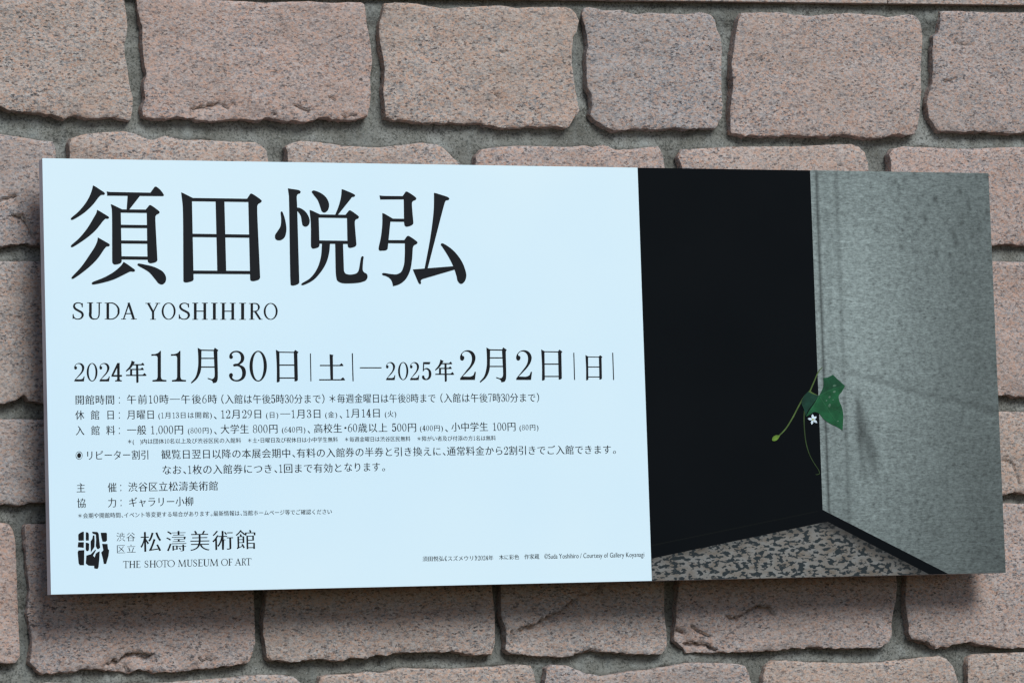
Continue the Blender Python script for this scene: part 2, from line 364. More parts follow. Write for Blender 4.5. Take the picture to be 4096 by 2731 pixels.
OUTLINES = []
def stone(key, parent, seed):
    poly = [at(x, y, YF) for x, y in STONES[key]]
    if area(poly) < 0: poly = poly[::-1]              # counter-clockwise seen from the front
    hidden = key[0] in 'GH'
    R = resample(poly, 0.012 if hidden else 0.0045)
    n = len(R)
    T = np.roll(R, -2, 0) - np.roll(R, 2, 0)
    T /= np.linalg.norm(T, axis=1)[:, None] + 1e-9
    N = np.stack([T[:, 1], -T[:, 0]], 1)              # outward
    rim = []
    for i in range(n):
        low = max(0.0, -N[i, 1])
        s = fbm(R[i, 0] * 75 + seed, R[i, 1] * 75, seed * 1.7, 4) * (0.0007 + 0.0019 * low) + noise.noise(Vector((R[i, 0] * 260, R[i, 1] * 260, seed))) * (0.0003 + 0.0009 * low)
        rim.append(R[i] + N[i] * s)
    rim = np.array(rim)
    OUTLINES.append(rim)
    # interior points on a jittered grid
    st = 0.02 if hidden else 0.0075
    x0, z0 = rim.min(0); x1, z1 = rim.max(0)
    gx, gz = np.meshgrid(np.arange(x0, x1, st), np.arange(z0, z1, st))
    rs = np.random.RandomState(seed)
    P = np.stack([gx.ravel(), gz.ravel()], 1) + (rs.rand(gx.size, 2) - .5) * st * .7
    P = P[inside(P, rim)]
    D, _, _ = seg_dist(P, rim, np.roll(rim, -1, 0))
    P = P[D.min(1) > 0.0032]
    # a second row just inside the rim for the rounded arris
    inner = rim - N * 0.0028
    inner = inner[inside(inner, rim)]
    Di, _, _ = seg_dist(inner, rim, np.roll(rim, -1, 0))
    inner = inner[Di.min(1) > 0.0016]
    extra = [inner, P]
    led = []
    for pts, dep, fade in LEDGES.get(key, []):
        W = np.array([at(x, y, YF) for x, y in pts])
        S = []
        for i in range(len(W) - 1):
            k = max(2, int(np.linalg.norm(W[i + 1] - W[i]) / 0.003))
            for j in range(k): S.append(W[i] + (W[i + 1] - W[i]) * j / k)
        S.append(W[-1]); S = np.array(S)
        S = S + np.array([[0, fbm(p[0] * 130, p[1] * 130, seed + 3.3, 4) * 0.0042] for p in S])
        tg = np.gradient(S, axis=0); tg /= np.linalg.norm(tg, axis=1)[:, None] + 1e-9
        nn = np.stack([tg[:, 1], -tg[:, 0]], 1)
        for o_ in (-0.0009, 0.0009, 0.004):
            E_ = S + nn * o_
            E_ = E_[inside(E_, rim)]
            if len(E_):
                de, _, _ = seg_dist(E_, rim, np.roll(rim, -1, 0))
                extra.append(E_[de.min(1) > 0.003])
        led.append((S, dep, fade))
    V2 = np.concatenate([rim] + extra)
    vv, ee, ff, _, _, _ = delaunay_2d_cdt([Vector(p) for p in V2], [], [list(range(n))], 0, 1e-6, False)
    V = np.array([tuple(v) for v in vv])
    cen = np.array([V[list(f)].mean(0) for f in ff])
    ff = [f for f, o_ in zip(ff, inside(cen, rim)) if o_]
    D, _, _ = seg_dist(V, rim, np.roll(rim, -1, 0))
    k = D.argmin(1); d = D.min(1)
    up = np.maximum(0, N[k % n, 1]); low = np.maximum(0, -N[k % n, 1])
    y = np.full(len(V), YF)
    sx, sz = rs.uniform(-.012, .012), rs.uniform(-.01, .014)
    cx, cz = (x0 + x1) / 2, (z0 + z1) / 2
    y += (V[:, 0] - cx) * sx + (V[:, 1] - cz) * sz + rs.uniform(-.004, .004)
    rr = 0.0016 + 0.0026 * up
    q = np.clip(1 - d / rr, 0, 1)
    y += rr * 0.75 * (1 - np.sqrt(np.clip(1 - q * q, 0, 1)))
    q2_ = np.clip(1 - d / 0.035, 0, 1)
    y += 0.0012 * q2_ ** 2
    for i in range(len(V)):
        x_, z_ = V[i]
        h = 0.0042 * fbm(x_ * 7 + seed, z_ * 9, seed * .37, 3) + 0.0019 * fbm(x_ * 28, z_ * 34 + seed, seed * .71, 3)
        h += (0.0008 + 0.0014 * max(0.0, 1 - d[i] / 0.05) * low[i]) * fbm(x_ * 120, z_ * 120, seed * .11, 3)
        y[i] += h
    for S, dep, fade in led:
        Dl, side, t = seg_dist(V, S[:-1], S[1:])
        j = Dl.argmin(1); dl = Dl.min(1)
        sg = side[np.arange(len(V)), j] * (1 if dep > 0 else -1)
        along = (j + t[np.arange(len(V)), j]) / (len(S) - 1)
        taper = np.clip(np.minimum(along, 1 - along) * 6, 0, 1) ** .7
        beyond = ((along <= 0) | (along >= 1))
        w = np.exp(-dl / fade) * np.where(sg < 0, 1.0, 0.0) * taper * (~beyond)
        y += abs(dep) * (w + 0.6 * np.exp(-dl / 0.0018) * (w > 0) * taper)
    verts = [(V[i, 0], y[i], V[i, 1]) for i in range(len(V))]
    faces = []
    for f in ff:
        a = area([V[i] for i in f])
        faces.append(list(f) if a > 0 else list(f)[::-1])      # front faces look towards -y
    # side walls: find rim vertices in V
    idx = [int(((V - p) ** 2).sum(1).argmin()) for p in rim]
    base = len(verts)
    rings = []
    for r_, (yy, e) in enumerate(((None, 0), (YF + 0.014, 0.0026), (YF + 0.030, 0.0042), (YF + 0.085, 0.007))):
        ring = []
        for i in range(n):
            if yy is None:
                ring.append(len(verts)); verts.append((rim[i, 0], y[idx[i]], rim[i, 1])); continue
            left = max(0.0, -N[i, 0]); lw = max(0.0, -N[i, 1])
            g = e * (0.35 + 0.9 * left + 0.5 * lw) * (0.55 + 0.9 * fbm(R[i, 0] * 30 + r_, R[i, 1] * 30, seed + r_, 3))
            g += 0.0014 * fbm(R[i, 0] * 110, R[i, 1] * 110, seed + r_ * 2.2, 2)
            ring.append(len(verts)); verts.append((rim[i, 0] + N[i, 0] * g, yy + 0.003 * fbm(R[i, 0] * 60, R[i, 1] * 60, r_ + seed, 2), rim[i, 1] + N[i, 1] * g))
        rings.append(ring)
    for a, b in zip(rings[:-1], rings[1:]):
        for i in range(n):
            j = (i + 1) % n
            faces.append([a[i], b[i], b[j], a[j]])
    return mesh_obj('stone_block', verts, faces, M_GRAN, parent, smooth=True)

wall = thing('granite_wall', 'rough split pink granite block wall with grey mortar joints behind the white sign', 'wall', (0, 0.16, 0))
for i_, key in enumerate(STONES):
    stone(key, wall, 11 + i_ * 7)

# smooth coping course above the rough blocks: its lower edge just enters the frame at the right
def box(name, x0, x1, y0, y1, z0, z1, mat, parent, bev=0.0):
    v = [(x0, y0, z0), (x1, y0, z0), (x1, y1, z0), (x0, y1, z0), (x0, y0, z1), (x1, y0, z1), (x1, y1, z1), (x0, y1, z1)]
    f = [(0, 1, 5, 4), (1, 2, 6, 5), (2, 3, 7, 6), (3, 0, 4, 7), (4, 5, 6, 7), (3, 2, 1, 0)]
    o = mesh_obj(name, v, f, mat, parent)
    if bev:
        md = o.modifiers.new('bevel', 'BEVEL'); md.width = bev; md.segments = 2
    return o
YC = 0.086
def slab(pts_px):
    """a coping slab from its two bottom corners in pixels"""
    (xa, za), (xb, zb) = at(*pts_px[0], YC), at(*pts_px[1], YC)
    h = 0.34
    v = []
    for y_ in (YC, YC + 0.12):
        v += [(xa, y_, za), (xb, y_, zb), (xb, y_, zb + h), (xa, y_, za + h)]
    f = [(0, 1, 2, 3), (7, 6, 5, 4), (0, 4, 5, 1), (1, 5, 6, 2), (2, 6, 7, 3), (3, 7, 4, 0)]
    o = mesh_obj('coping_slab', v, f, M_GRAN, wall)
    md = o.modifiers.new('bevel', 'BEVEL'); md.width = 0.0015; md.segments = 2
    return o
def ledge_y(x): return 10 + (x - 3072) * 0.0112 + (-1.5 if x < 2500 else 0)
for xa, xb in ((-1000, 400), (403, 1960), (1963, 3549), (3552, 4990)):
    slab(((xa, ledge_y(xa)), (xb, ledge_y(xb))))

# mortar: one relief sheet, deep under each block and swelling up to the block below
def build_mortar():
    st = 0.005
    xs = np.arange(-1.62, 1.62, st); zs = np.arange(Z0 - 0.95, Z0 + 1.0, st)
    X, Zg = np.meshgrid(xs, zs)
    mask = np.zeros(X.shape, bool)
    for o in OUTLINES:
        i0, i1 = np.searchsorted(xs, [o[:, 0].min(), o[:, 0].max()]); k0, k1 = np.searchsorted(zs, [o[:, 1].min(), o[:, 1].max()])
        if i1 <= i0 or k1 <= k0: continue
        P = np.stack([X[k0:k1, i0:i1].ravel(), Zg[k0:k1, i0:i1].ravel()], 1)
        mask[k0:k1, i0:i1] |= inside(P, o).reshape(k1 - k0, i1 - i0)
    t = np.full(X.shape, 0.3)
    for k in range(1, len(zs)):
        t[k] = np.where(mask[k - 1], st, np.minimum(0.3, t[k - 1] + st))
        t[k] = np.where(mask[k], 0.0, t[k])
    # soften t sideways so the swell runs round the corners
    for _ in range(6):
        t = (t + np.roll(t, 1, 1) + np.roll(t, -1, 1)) / 3
    tu = np.full(X.shape, 0.3)
    for k in range(len(zs) - 2, -1, -1):
        tu[k] = np.where(mask[k], 0.0, np.where(mask[k + 1], st, np.minimum(0.3, tu[k + 1] + st)))
    for _ in range(4): tu = (tu + np.roll(tu, 1, 1) + np.roll(tu, -1, 1)) / 3
    zc = np.array([at(x_, ledge_y(x_), YC)[1] for x_ in (0, 4096)])
    xc = np.array([at(x_, ledge_y(x_), YC)[0] for x_ in (0, 4096)])
    top = zc[0] + (X - xc[0]) * (zc[1] - zc[0]) / (xc[1] - xc[0])
    Y = np.full(X.shape, 0.1105) - 0.0095 * np.exp(-t / 0.016)
    Y += 0.021 * np.exp(-tu / 0.014)
    under = np.clip(1 - (top - Zg) / 0.05, 0, 1)
    Y = np.minimum(Y, 0.1105 - 0.009 * np.minimum(1, under * 2.2))
    deep = mask.copy()
    for ax in (0, 1):
        for sft in (1, -1): deep &= np.roll(mask, sft, ax)
    Y = np.where(deep, 0.135, Y)
    for k in range(len(zs)):
        for i in range(len(xs)):
            x_, z_ = xs[i], zs[k]
            Y[k, i] += 0.0034 * fbm(x_ * 22, z_ * 26, 4.4, 3) + 0.0016 * fbm(x_ * 95, z_ * 110, 9.1, 3)
    nx, nz = len(xs), len(zs)
    verts = np.stack([X.ravel(), Y.ravel(), Zg.ravel()], 1).tolist()
    a = (np.arange(nz - 1)[:, None] * nx + np.arange(nx - 1)[None]).ravel()
    faces = np.stack([a, a + 1, a + nx + 1, a + nx], 1).tolist()
    return mesh_obj('mortar', verts, faces, M_MORT, wall, smooth=True)
build_mortar()
box('wall_core', -1.62, 1.62, 0.175, 0.45, Z0 - 0.95, Z0 + 1.0, M_MORT, wall)

# ------------------------------------------------------------------ the sign
W, H, TH = 1.8, 0.748658, 0.030
sign = thing('exhibition_sign', 'long white exhibition sign with black Japanese lettering and a dark leaf photograph', 'sign', (0, TH, Z0))
def panel():
    v = []
    for y_ in (0, TH):
        v += [(-W / 2, y_, Z0 - H / 2), (W / 2, y_, Z0 - H / 2), (W / 2, y_, Z0 + H / 2), (-W / 2, y_, Z0 + H / 2)]
    f = [(0, 1, 2, 3), (7, 6, 5, 4), (0, 4, 5, 1), (1, 5, 6, 2), (2, 6, 7, 3), (3, 7, 4, 0)]
    o = mesh_obj('panel', v, f, None, sign, mats=[M_BOARD, M_EDGE])
    for i, p in enumerate(o.data.polygons): p.material_index = 0 if i == 0 else 1
    return o
panel()
for zz in (-0.24, 0.24):
    box('mounting_rail', -0.72, 0.72, TH + 0.001, 0.125, Z0 + zz - 0.02, Z0 + zz + 0.02, M_RAIL, sign)

# --- outlines: "x,y" corner, "x,ys" smooth
def outline(t, f=None):
    pts = []
    for w in t.split():
        s = w.endswith('s')
        a, b = w.rstrip('s').split(',')
        pts.append((float(a), float(b), s))
    n = len(pts)
    out = []
    for i in range(n):
        p0, p1, p2, p3 = pts[i - 1], pts[i], pts[(i + 1) % n], pts[(i + 2) % n]
        A, B = np.array(p1[:2]), np.array(p2[:2])
        if not (p1[2] or p2[2]):
            out.append(tuple(A)); continue
        L = np.linalg.norm(B - A)
        def tan(a, b, c):
            u = np.array(b[:2]) - np.array(a[:2]); v = np.array(c[:2]) - np.array(b[:2])
            lu, lv = np.linalg.norm(u) + 1e-6, np.linalg.norm(v) + 1e-6
            w = u / lu * lv + v / lv * lu
            return w / (np.linalg.norm(w) + 1e-9)
        dd = lambda a, b: math.hypot(a[0] - b[0], a[1] - b[1])
        t1 = tan(p0, p1, p2) * min(L, 1.6 * dd(p0, p1)) if p1[2] else None
        t2 = tan(p1, p2, p3) * min(L, 1.6 * dd(p2, p3)) if p2[2] else None
        if t1 is None: t1 = B - A
        if t2 is None: t2 = B - A
        k = 5
        for j in range(k):
            s = j / k
            out.append(tuple((2*s**3-3*s**2+1)*A + (s**3-2*s**2+s)*t1 + (-2*s**3+3*s**2)*B + (s**3-s**2)*t2))
    return [f(*p) for p in out] if f else out

def fill_union(polys, eps=1e-4):
    """triangulated union of overlapping polygons"""
    vs, fs = [], []
    for p in polys:
        if area(p) < 0: p = p[::-1]
        fs.append(list(range(len(vs), len(vs) + len(p))))
        vs += [Vector((a, b)) for a, b in p]
    v, e, f, _, _, _ = delaunay_2d_cdt(vs, [], fs, 0, eps, False)
    v = [tuple(p) for p in v]
    C = np.array([np.mean([v[i] for i in t], axis=0) for t in f])
    ok = np.zeros(len(f), bool)
    for p in polys:
        A = np.array(p); m_ = (C[:, 0] > A[:, 0].min()) & (C[:, 0] < A[:, 0].max()) & (C[:, 1] > A[:, 1].min()) & (C[:, 1] < A[:, 1].max())
        if m_.any(): ok[m_] |= inside(C[m_], p)
    return v, [list(t) for t, o in zip(f, ok) if o]

class Sheet:
    """collects flat printed shapes on the face of the sign"""
    def __init__(s): s.v, s.f = [], []
    def add(s, v2, f):
        b = len(s.v)
        s.v += v2
        for t in f:
            t = [b + i for i in t]
            if area([s.v[i] for i in t]) < 0: t = t[::-1]
            s.f.append(t)
    def build(s, name, mat, parent, y):
        return mesh_obj(name, [(a, y, c) for a, c in s.v], s.f, mat, parent)

Y_INK = -0.0005
def c2s(ox, oy, sc):
    return lambda x, y: (x / sc + ox, y / sc + oy)
def px_shape(sheet, polys):
    v, f = fill_union(polys, 1e-3)
    sheet.add([at(x, y, 0.0) for x, y in v], f)

# --- the artist's name: four large brush-serif characters
k1 = c2s(250, 700, 2.4758); k2 = c2s(1000, 700, 2.4758)
NAME = [
 (k1, ['302,103 330,118 412,172 420,186s 412,196s 385,198s 365,213s 300,295s 200,385s 95,445s 82,440s 84,428s 150,370s 220,290s 270,205s 292,145s',
  '343,345 370,360 455,412 461,424s 450,433s 425,434s 405,452s 330,545s 210,645s 95,715s 82,710s 84,698s 160,630s 250,520s 310,420s 335,375s',
  '350,618 380,635 462,682 468,695s 458,706s 438,708s 420,725s 350,825s 230,940s 100,1029s 88,1022s 92,1010s 180,915s 265,795s 325,700s 345,650s',
  '437,163 470,169 870,176 910,120 922,115s 960,140s 998,188s 1004,203s 995,210 440,205 443,190',
  '645,203 770,203 660,344 635,344', '478,290 495,295 592,342 577,375 586,855 580,868s 550,882s 510,884s 496,872s 492,850 488,340s',
  '570,341 840,343 840,376 570,373', '822,345 858,300 870,298s 952,355s 962,370s 952,383s 930,395s 920,412s 940,845 930,858s 900,870s 862,872s 846,860s 834,375',
  '574,493 840,496 840,526 574,524', '576,648 844,651 844,681 576,678', '580,805 848,808 848,839 580,836',
  '605,860 640,882 714,935 718,948s 705,957s 675,955s 640,970s 500,1037s 300,1084s 289,1075s 295,1062s 420,1010s 520,950s 585,890s',
  '750,877s 741,885s 750,898s 860,965s 920,1035s 955,1075s 985,1084s 1015,1065s 1026,1020s 1005,970s 930,920s 820,888s']),
 (k1, ['1175,173 1192,179 1297,232 1282,262 1298,1035 1290,1046s 1250,1060s 1215,1063s 1200,1055s 1197,1030 1190,300s',
  '1275,228 1845,236 1845,268 1275,260', '1826,238 1858,188 1870,184s 1962,244s 1973,260s 1962,273s 1938,288s 1928,310s 1957,1015 1950,1030s 1915,1046s 1880,1050s 1862,1042s 1858,1020 1840,268',
  '1516,255 1603,255 1621,955 1533,955', '1284,582 1852,590 1852,621 1284,614', '1292,946 1860,950 1860,981 1292,978']),
 (k2, ['312,361s 304,368s 308,430s 300,510s 270,560s 247,600s 255,636s 290,648s 335,626s 359,560s 355,480s 335,400s 320,365s',
  '375,133 400,137 488,153s 501,166s 495,182s 475,189s 464,205s 466,300 488,1065 480,1076s 445,1091s 415,1094s 402,1085s 385,210s',
  '455,322 490,326s 550,365s 585,425s 591,460s 576,500s 548,512s 522,498s 514,470s 500,400s 455,340',
  '625,154s 612,164s 625,190s 670,250s 700,330s 713,362s 735,373s 765,356s 783,310s 765,240s 710,185s',
  '908,141 930,147 1028,190s 1041,203s 1030,216s 1012,219s 995,240s 868,398 842,398 880,300s 902,210s',
  '590,347 612,353 695,392 680,425 688,700 680,713s 650,725s 620,728s 606,715s 602,480s',
  '675,391 965,395 965,427 675,422', '943,397 978,353 990,350s 1068,403s 1079,417s 1070,431s 1048,441s 1038,460s 1054,690 1047,703s 1010,719s 985,721s 970,712s 960,427',
  '680,648 970,652 970,683 680,680', '713,676 792,678 785,760s 755,870s 690,975s 620,1045s 520,1091s 507,1085s 515,1072s 590,1025s 660,935s 700,820s',
  '843,678 921,679 930,950 945,975s 970,984s 1020,983s 1058,970s 1075,945s 1100,815s 1110,804s 1123,808s 1120,850s 1117,945s 1128,962s 1156,980s 1164,1010s 1150,1040s 1110,1059s 1000,1073s 900,1067s 865,1046s 852,1000s']),
 (k2, ['1282,203 1310,207s 1518,210 1523,242 1290,243', '1508,214 1540,167 1552,164s 1638,220s 1647,235s 1638,248s 1615,258s 1604,275s 1618,480 1608,493s 1575,508s 1545,511s 1530,500s 1522,242',
  '1310,377 1328,382 1415,433 1390,464 1363,730 1352,743s 1310,749s 1280,746s 1273,730s 1295,620s 1310,480s',
  '1385,432 1533,434 1533,464 1380,462', '1360,645 1537,645 1537,677 1358,675',
  '1525,647 1553,607 1566,602s 1648,655s 1659,670s 1648,684s 1625,696s 1614,715s 1605,830s 1580,960s 1530,1045s 1470,1086s 1415,1101 1410,1070s 1390,1030s 1350,1002s 1312,989s 1308,976s 1320,970s 1400,981s 1450,983s 1490,965s 1520,905s 1532,800s 1533,677',
  '1822,177 1848,183 1963,222s 1974,237s 1965,248s 1942,253s 1930,270s 1758,930 1728,930 1790,590s 1820,330s',
  '1612,935 2015,903 2032,935 1705,1031 1691,1046s 1694,1070s 1685,1081s 1672,1072s',
  '1895,678s 1889,690s 1900,706s 1960,800s 2015,910s 2045,1000s 2060,1055s 2090,1078s 2120,1060s 2141,1010s 2125,920s 2060,800s 1980,720s 1908,677s']),
]
for f_, shapes in NAME:
    sh = Sheet()
    px_shape(sh, [outline(t, f_) for t in shapes])
    sh.build('name_character', M_INK, sign, Y_INK)

# --- glyphs of my own: serif figures and capitals, y down, later fitted to a box
def sweep(pts, wid, k=6):
    """a pen path with changing width -> list of quads"""
    P = np.array(pts, float); n = len(P)
    S, Wd = [], []
    for i in range(n - 1):
        a, b, c, d = P[max(i - 1, 0)], P[i], P[i + 1], P[min(i + 2, n - 1)]
        for j in range(k):
            s = j / k
            S.append(0.5 * (2*b + (c-a)*s + (2*a-5*b+4*c-d)*s**2 + (-a+3*b-3*c+d)*s**3))
            Wd.append(wid[i] + (wid[i + 1] - wid[i]) * s)
    S.append(P[-1]); Wd.append(wid[-1])
    S = np.array(S); Wd = np.array(Wd)
    T = np.gradient(S, axis=0); T /= np.linalg.norm(T, axis=1)[:, None] + 1e-9
    N = np.stack([-T[:, 1], T[:, 0]], 1)
    L, R = S + N * Wd[:, None] / 2, S - N * Wd[:, None] / 2
    return [[tuple(L[i]), tuple(L[i + 1]), tuple(R[i + 1]), tuple(R[i])] for i in range(len(S) - 1)]
def ring(cx, cy, rx, ry, tx, ty, k=40):
    q = []
    for i in range(k):
        a, b = 2 * math.pi * i / k, 2 * math.pi * (i + 1) / k
        q.append([(cx + rx * math.cos(a), cy + ry * math.sin(a)), (cx + rx * math.cos(b), cy + ry * math.sin(b)),
                  (cx + (rx - tx) * math.cos(b), cy + (ry - ty) * math.sin(b)), (cx + (rx - tx) * math.cos(a), cy + (ry - ty) * math.sin(a))])
    return q
def rect(x0, y0, x1, y1): return [[(x0, y0), (x1, y0), (x1, y1), (x0, y1)]]
def bar(x0, y0, x1, y1, w):
    d = np.array([x1 - x0, y1 - y0]); d = d / np.linalg.norm(d); n = np.array([-d[1], d[0]]) * w / 2
    a, b = np.array([x0, y0]), np.array([x1, y1])
    return [[tuple(a + n), tuple(b + n), tuple(b - n), tuple(a - n)]]
def ser(x, y, w, s=.03):            # a little slab serif centred at x
    return [[(x - w / 2, y - s / 2), (x + w / 2, y - s / 2), (x + w / 2, y + s / 2), (x - w / 2, y + s / 2)]]

TS, TT = .125, .05                # thick and thin strokes of the capitals
def stemS(x, t=TS, top=.31, bot=.31):
    return rect(x - t / 2, 0, x + t / 2, 1) + ser(x, .016, top) + ser(x, .984, bot)
CAPS = {}
CAPS['I'] = (.36, stemS(.18))
CAPS['H'] = (.88, stemS(.17) + stemS(.71) + rect(.17, .47, .71, .47 + TT))
CAPS['O'] = (.80, ring(.40, .5, .40, .515, .085, .035))
CAPS['U'] = (.86, rect(.14, 0, .14 + TS, .68) + ser(.185, .016, .33) + ser(.71, .016, .28) + sweep([(.1875, .6), (.195, .78), (.28, .94), (.45, .985), (.61, .94), (.695, .78), (.71, .5), (.71, 0)], [TS, TS, .075, .05, .04, TT, TT, TT]))
CAPS['D'] = (.86, stemS(.17, TS, .34, .34) + sweep([(.17, .018), (.45, .02), (.66, .14), (.79, .34), (.80, .5), (.79, .66), (.66, .86), (.45, .98), (.17, .982)], [TT, TT, .05, .085, .095, .085, .05, TT, TT]))
CAPS['A'] = (.88, bar(.14, 1, .45, .0, TT) + bar(.42, 0, .72, 1, .10) + rect(.25, .63, .62, .63 + TT) + ser(.14, .984, .26) + ser(.72, .984, .30))
CAPS['Y'] = (.86, bar(.15, 0, .45, .56, .095) + bar(.72, 0, .445, .56, TT) + rect(.39, .5, .49, 1) + ser(.44, .984, .32) + ser(.15, .016, .29) + ser(.72, .016, .26))
CAPS['S'] = (.64, sweep([(.555, .24), (.53, .10), (.42, .02), (.27, .01), (.12, .09), (.09, .24), (.18, .38), (.36, .49), (.53, .60), (.58, .77), (.49, .93), (.31, .99), (.15, .95), (.06, .84), (.035, .70)],
                 [.02, .035, .04, .045, .07, .095, .10, .105, .105, .10, .065, .045, .04, .035, .02]) + rect(.545, .03, .575, .27) + rect(.02, .69, .05, .97))
CAPS['R'] = (.84, stemS(.17, TS, .34, .32) + sweep([(.17, .018), (.42, .02), (.57, .10), (.62, .25), (.57, .40), (.42, .49), (.17, .50)], [TT, TT, .06, .10, .06, TT, TT]) + bar(.38, .5, .70, .98, .095) + ser(.75, .984, .17))
CAPS['T'] = (.74, rect(.325, 0, .415, 1) + rect(.02, 0, .72, .04) + ser(.37, .984, .32) + [[(.02, 0), (.05, 0), (.05, .18), (.0, .2)], [(.72, 0), (.69, 0), (.69, .18), (.74, .2)]])
CAPS['E'] = (.66, stemS(.16, TS, .3, .3) + rect(.16, 0, .58, .038) + rect(.16, .46, .47, .495) + rect(.16, .962, .6, 1) + [[(.58, 0), (.55, 0), (.57, .17), (.59, .18)], [(.6, 1), (.57, 1), (.61, .8), (.63, .79)], [(.46, .38), (.47, .38), (.47, .58), (.46, .58)]])
CAPS['F'] = (.60, stemS(.16, TS, .3, .32) + rect(.16, 0, .56, .038) + rect(.16, .47, .46, .505) + [[(.56, 0), (.53, 0), (.55, .17), (.57, .18)], [(.45, .39), (.46, .39), (.46, .59), (.45, .59)]])
CAPS['M'] = (1.06, bar(.2, 0, .14, 1, .04) + bar(.2, 0, .53, .98, .095) + bar(.86, 0, .52, .98, TT) + bar(.86, 0, .91, 1, .1) + ser(.14, .984, .25) + ser(.91, .984, .3) + ser(.17, .016, .2) + ser(.89, .016, .18))

def one(t): return [outline(t)]
DIG = {}
DIG['1'] = one('697,463 728,461s 752,450s 763,437 770,437 770,640 776,658s 813,666 813,676 705,676 705,666 738,658s 745,640 745,490 740,477s 725,473s 697,475')
DIG['2'] = one('901,175s 910,145s 935,123s 965,117s 1000,130s 1022,168s 1018,205s 990,252s 955,290s 920,325 985,325s 1004,315s 1016,288 1026,288 1018,351 902,351 902,338 950,278s 985,228s 995,185s 986,148s 962,128s 935,129s 920,142s 917,158s 931,166s 934,182s 922,198s 907,194s')
DIG['3'] = one('1311,475s 1325,450s 1365,436s 1407,450s 1427,485s 1420,520s 1390,545 1427,566s 1440,607s 1427,651s 1370,677s 1325,662s 1309,632s 1312,618s 1328,612s 1339,627s 1333,645s 1347,662s 1370,666s 1400,650s 1411,610s 1402,575s 1380,557s 1345,557s 1340,548s 1350,540s 1378,535s 1398,510s 1400,480s 1388,455s 1362,446s 1340,453s 1330,467s 1339,483s 1330,499s 1315,495s')
DIG['0'] = ring(.29, .5, .29, .5, .105, .03)
DIG['4'] = one('428,532 446,532 398,628 386,634 383,626') + rect(383, 625, 465, 637) + one('427,532 447,532 447,658 453,665 464,667 464,674 412,674 412,667 422,665 428,658')
DIG['5'] = one('611,212 670,212 664,229 611,227') + one('611,212 620,212 616,282 608,282') + one('608,282 615,270s 640,258s 668,274s 678,305s 666,340s 635,352s 609,344s 601,329s 607,317s 618,320s 622,332s 635,344s 652,330s 657,302s 650,275s 635,267s 618,275s 612,285')
DIG['6'] = ring(.29, .70, .29, .31, .09, .03) + sweep([(.06, .72), (.09, .42), (.25, .14), (.52, .02)], [.10, .10, .07, .03])
DIG['9'] = [[(.58 - a, 1 - b) for a, b in p] for p in DIG['6']]
DIG['8'] = ring(.29, .255, .25, .265, .08, .03) + ring(.29, .735, .29, .28, .09, .03)
DIG['7'] = rect(.02, 0, .58, .06) + [[(.02, 0), (.05, 0), (.05, .2), (.0, .2)]] + sweep([(.56, .03), (.36, .45), (.27, 1)], [.04, .07, .11])
DIG[','] = sweep([(.1, .9), (.17, 1.02), (.05, 1.2)], [.14, .12, .02])

def fit(polys, f):
    """scale polygons to the unit box and map them"""
    xs = [p[0] for q in polys for p in q]; ys = [p[1] for q in polys for p in q]
    a, b, c, d = min(xs), max(xs), min(ys), max(ys)
    return [[f((x - a) / (b - a), (y - c) / (d - c)) for x, y in q] for q in polys]
def boxed(f_, x0, y0, x1, y1):
    return lambda u, v: f_(x0 + u * (x1 - x0), y0 + v * (y1 - y0))

# --- the name in capitals
k3 = c2s(250, 1180, 1.96); k4 = c2s(1380, 1340, 1.96)
sh = Sheet()
for ch, a, b in (('S', 80, 166), ('U', 193, 308), ('D', 331, 447), ('A', 459, 582), ('Y', 650, 766), ('O', 778, 886), ('S', 912, 999), ('H', 1018, 1138), ('I', 1166, 1215), ('H', 1238, 1357), ('I', 1386, 1438), ('R', 1462, 1567), ('O', 1578, 1686)):
    xm = (a + b) / 2
    bold = []
    y0 = 57 + (xm - 120) * 0.0035; y1 = 191 + (xm - 120) * 0.001
    for o_ in (-1.7, 1.7):
        bold += fit(CAPS[ch][1], boxed(k3, a + o_ + 1.2, y0, b + o_ - 1.2, y1))
    px_shape(sh, bold)
sh.build('romanised_name', M_INK, sign, Y_INK)

# --- the dates
sh = Sheet()
def digs(f_, t, y0, y1):
    for w in t.split():
        c_, a, b = w.split(',')
        px_shape(sh, fit(DIG[c_], boxed(f_, float(a), y0, float(b), y1)))
def ser_h(x0, x1, y, t, u):          # a thin horizontal with its triangular stop at the right
    return [[(x0, y - t / 2), (x1, y - t / 2), (x1, y + t / 2), (x0, y + t / 2)], [(x1 - u * 1.5, y - t / 2), (x1 - u * .55, y - u), (x1 + u * .3, y + t * .2), (x1, y + t / 2)]]
def nen(f_, dx=0, dy=0, sx=1):
    g = lambda x, y: f_((x - 497) * sx + 497 + dx, y + dy)
    P = [outline('541,513 568,525 558,540s 532,575s 500,599 496,592 522,563s 538,530s')]
    P += ser_h(533, 638, 545, 8, 16) + ser_h(530, 634, 582, 8, 16) + ser_h(498, 654, 628, 8, 18)
    P += rect(530, 580, 546, 630) + [[(576, 543), (593, 543), (596, 680), (590, 686), (579, 685)]]
    px_shape(sh, [[g(x, y) for x, y in p] for p in P])
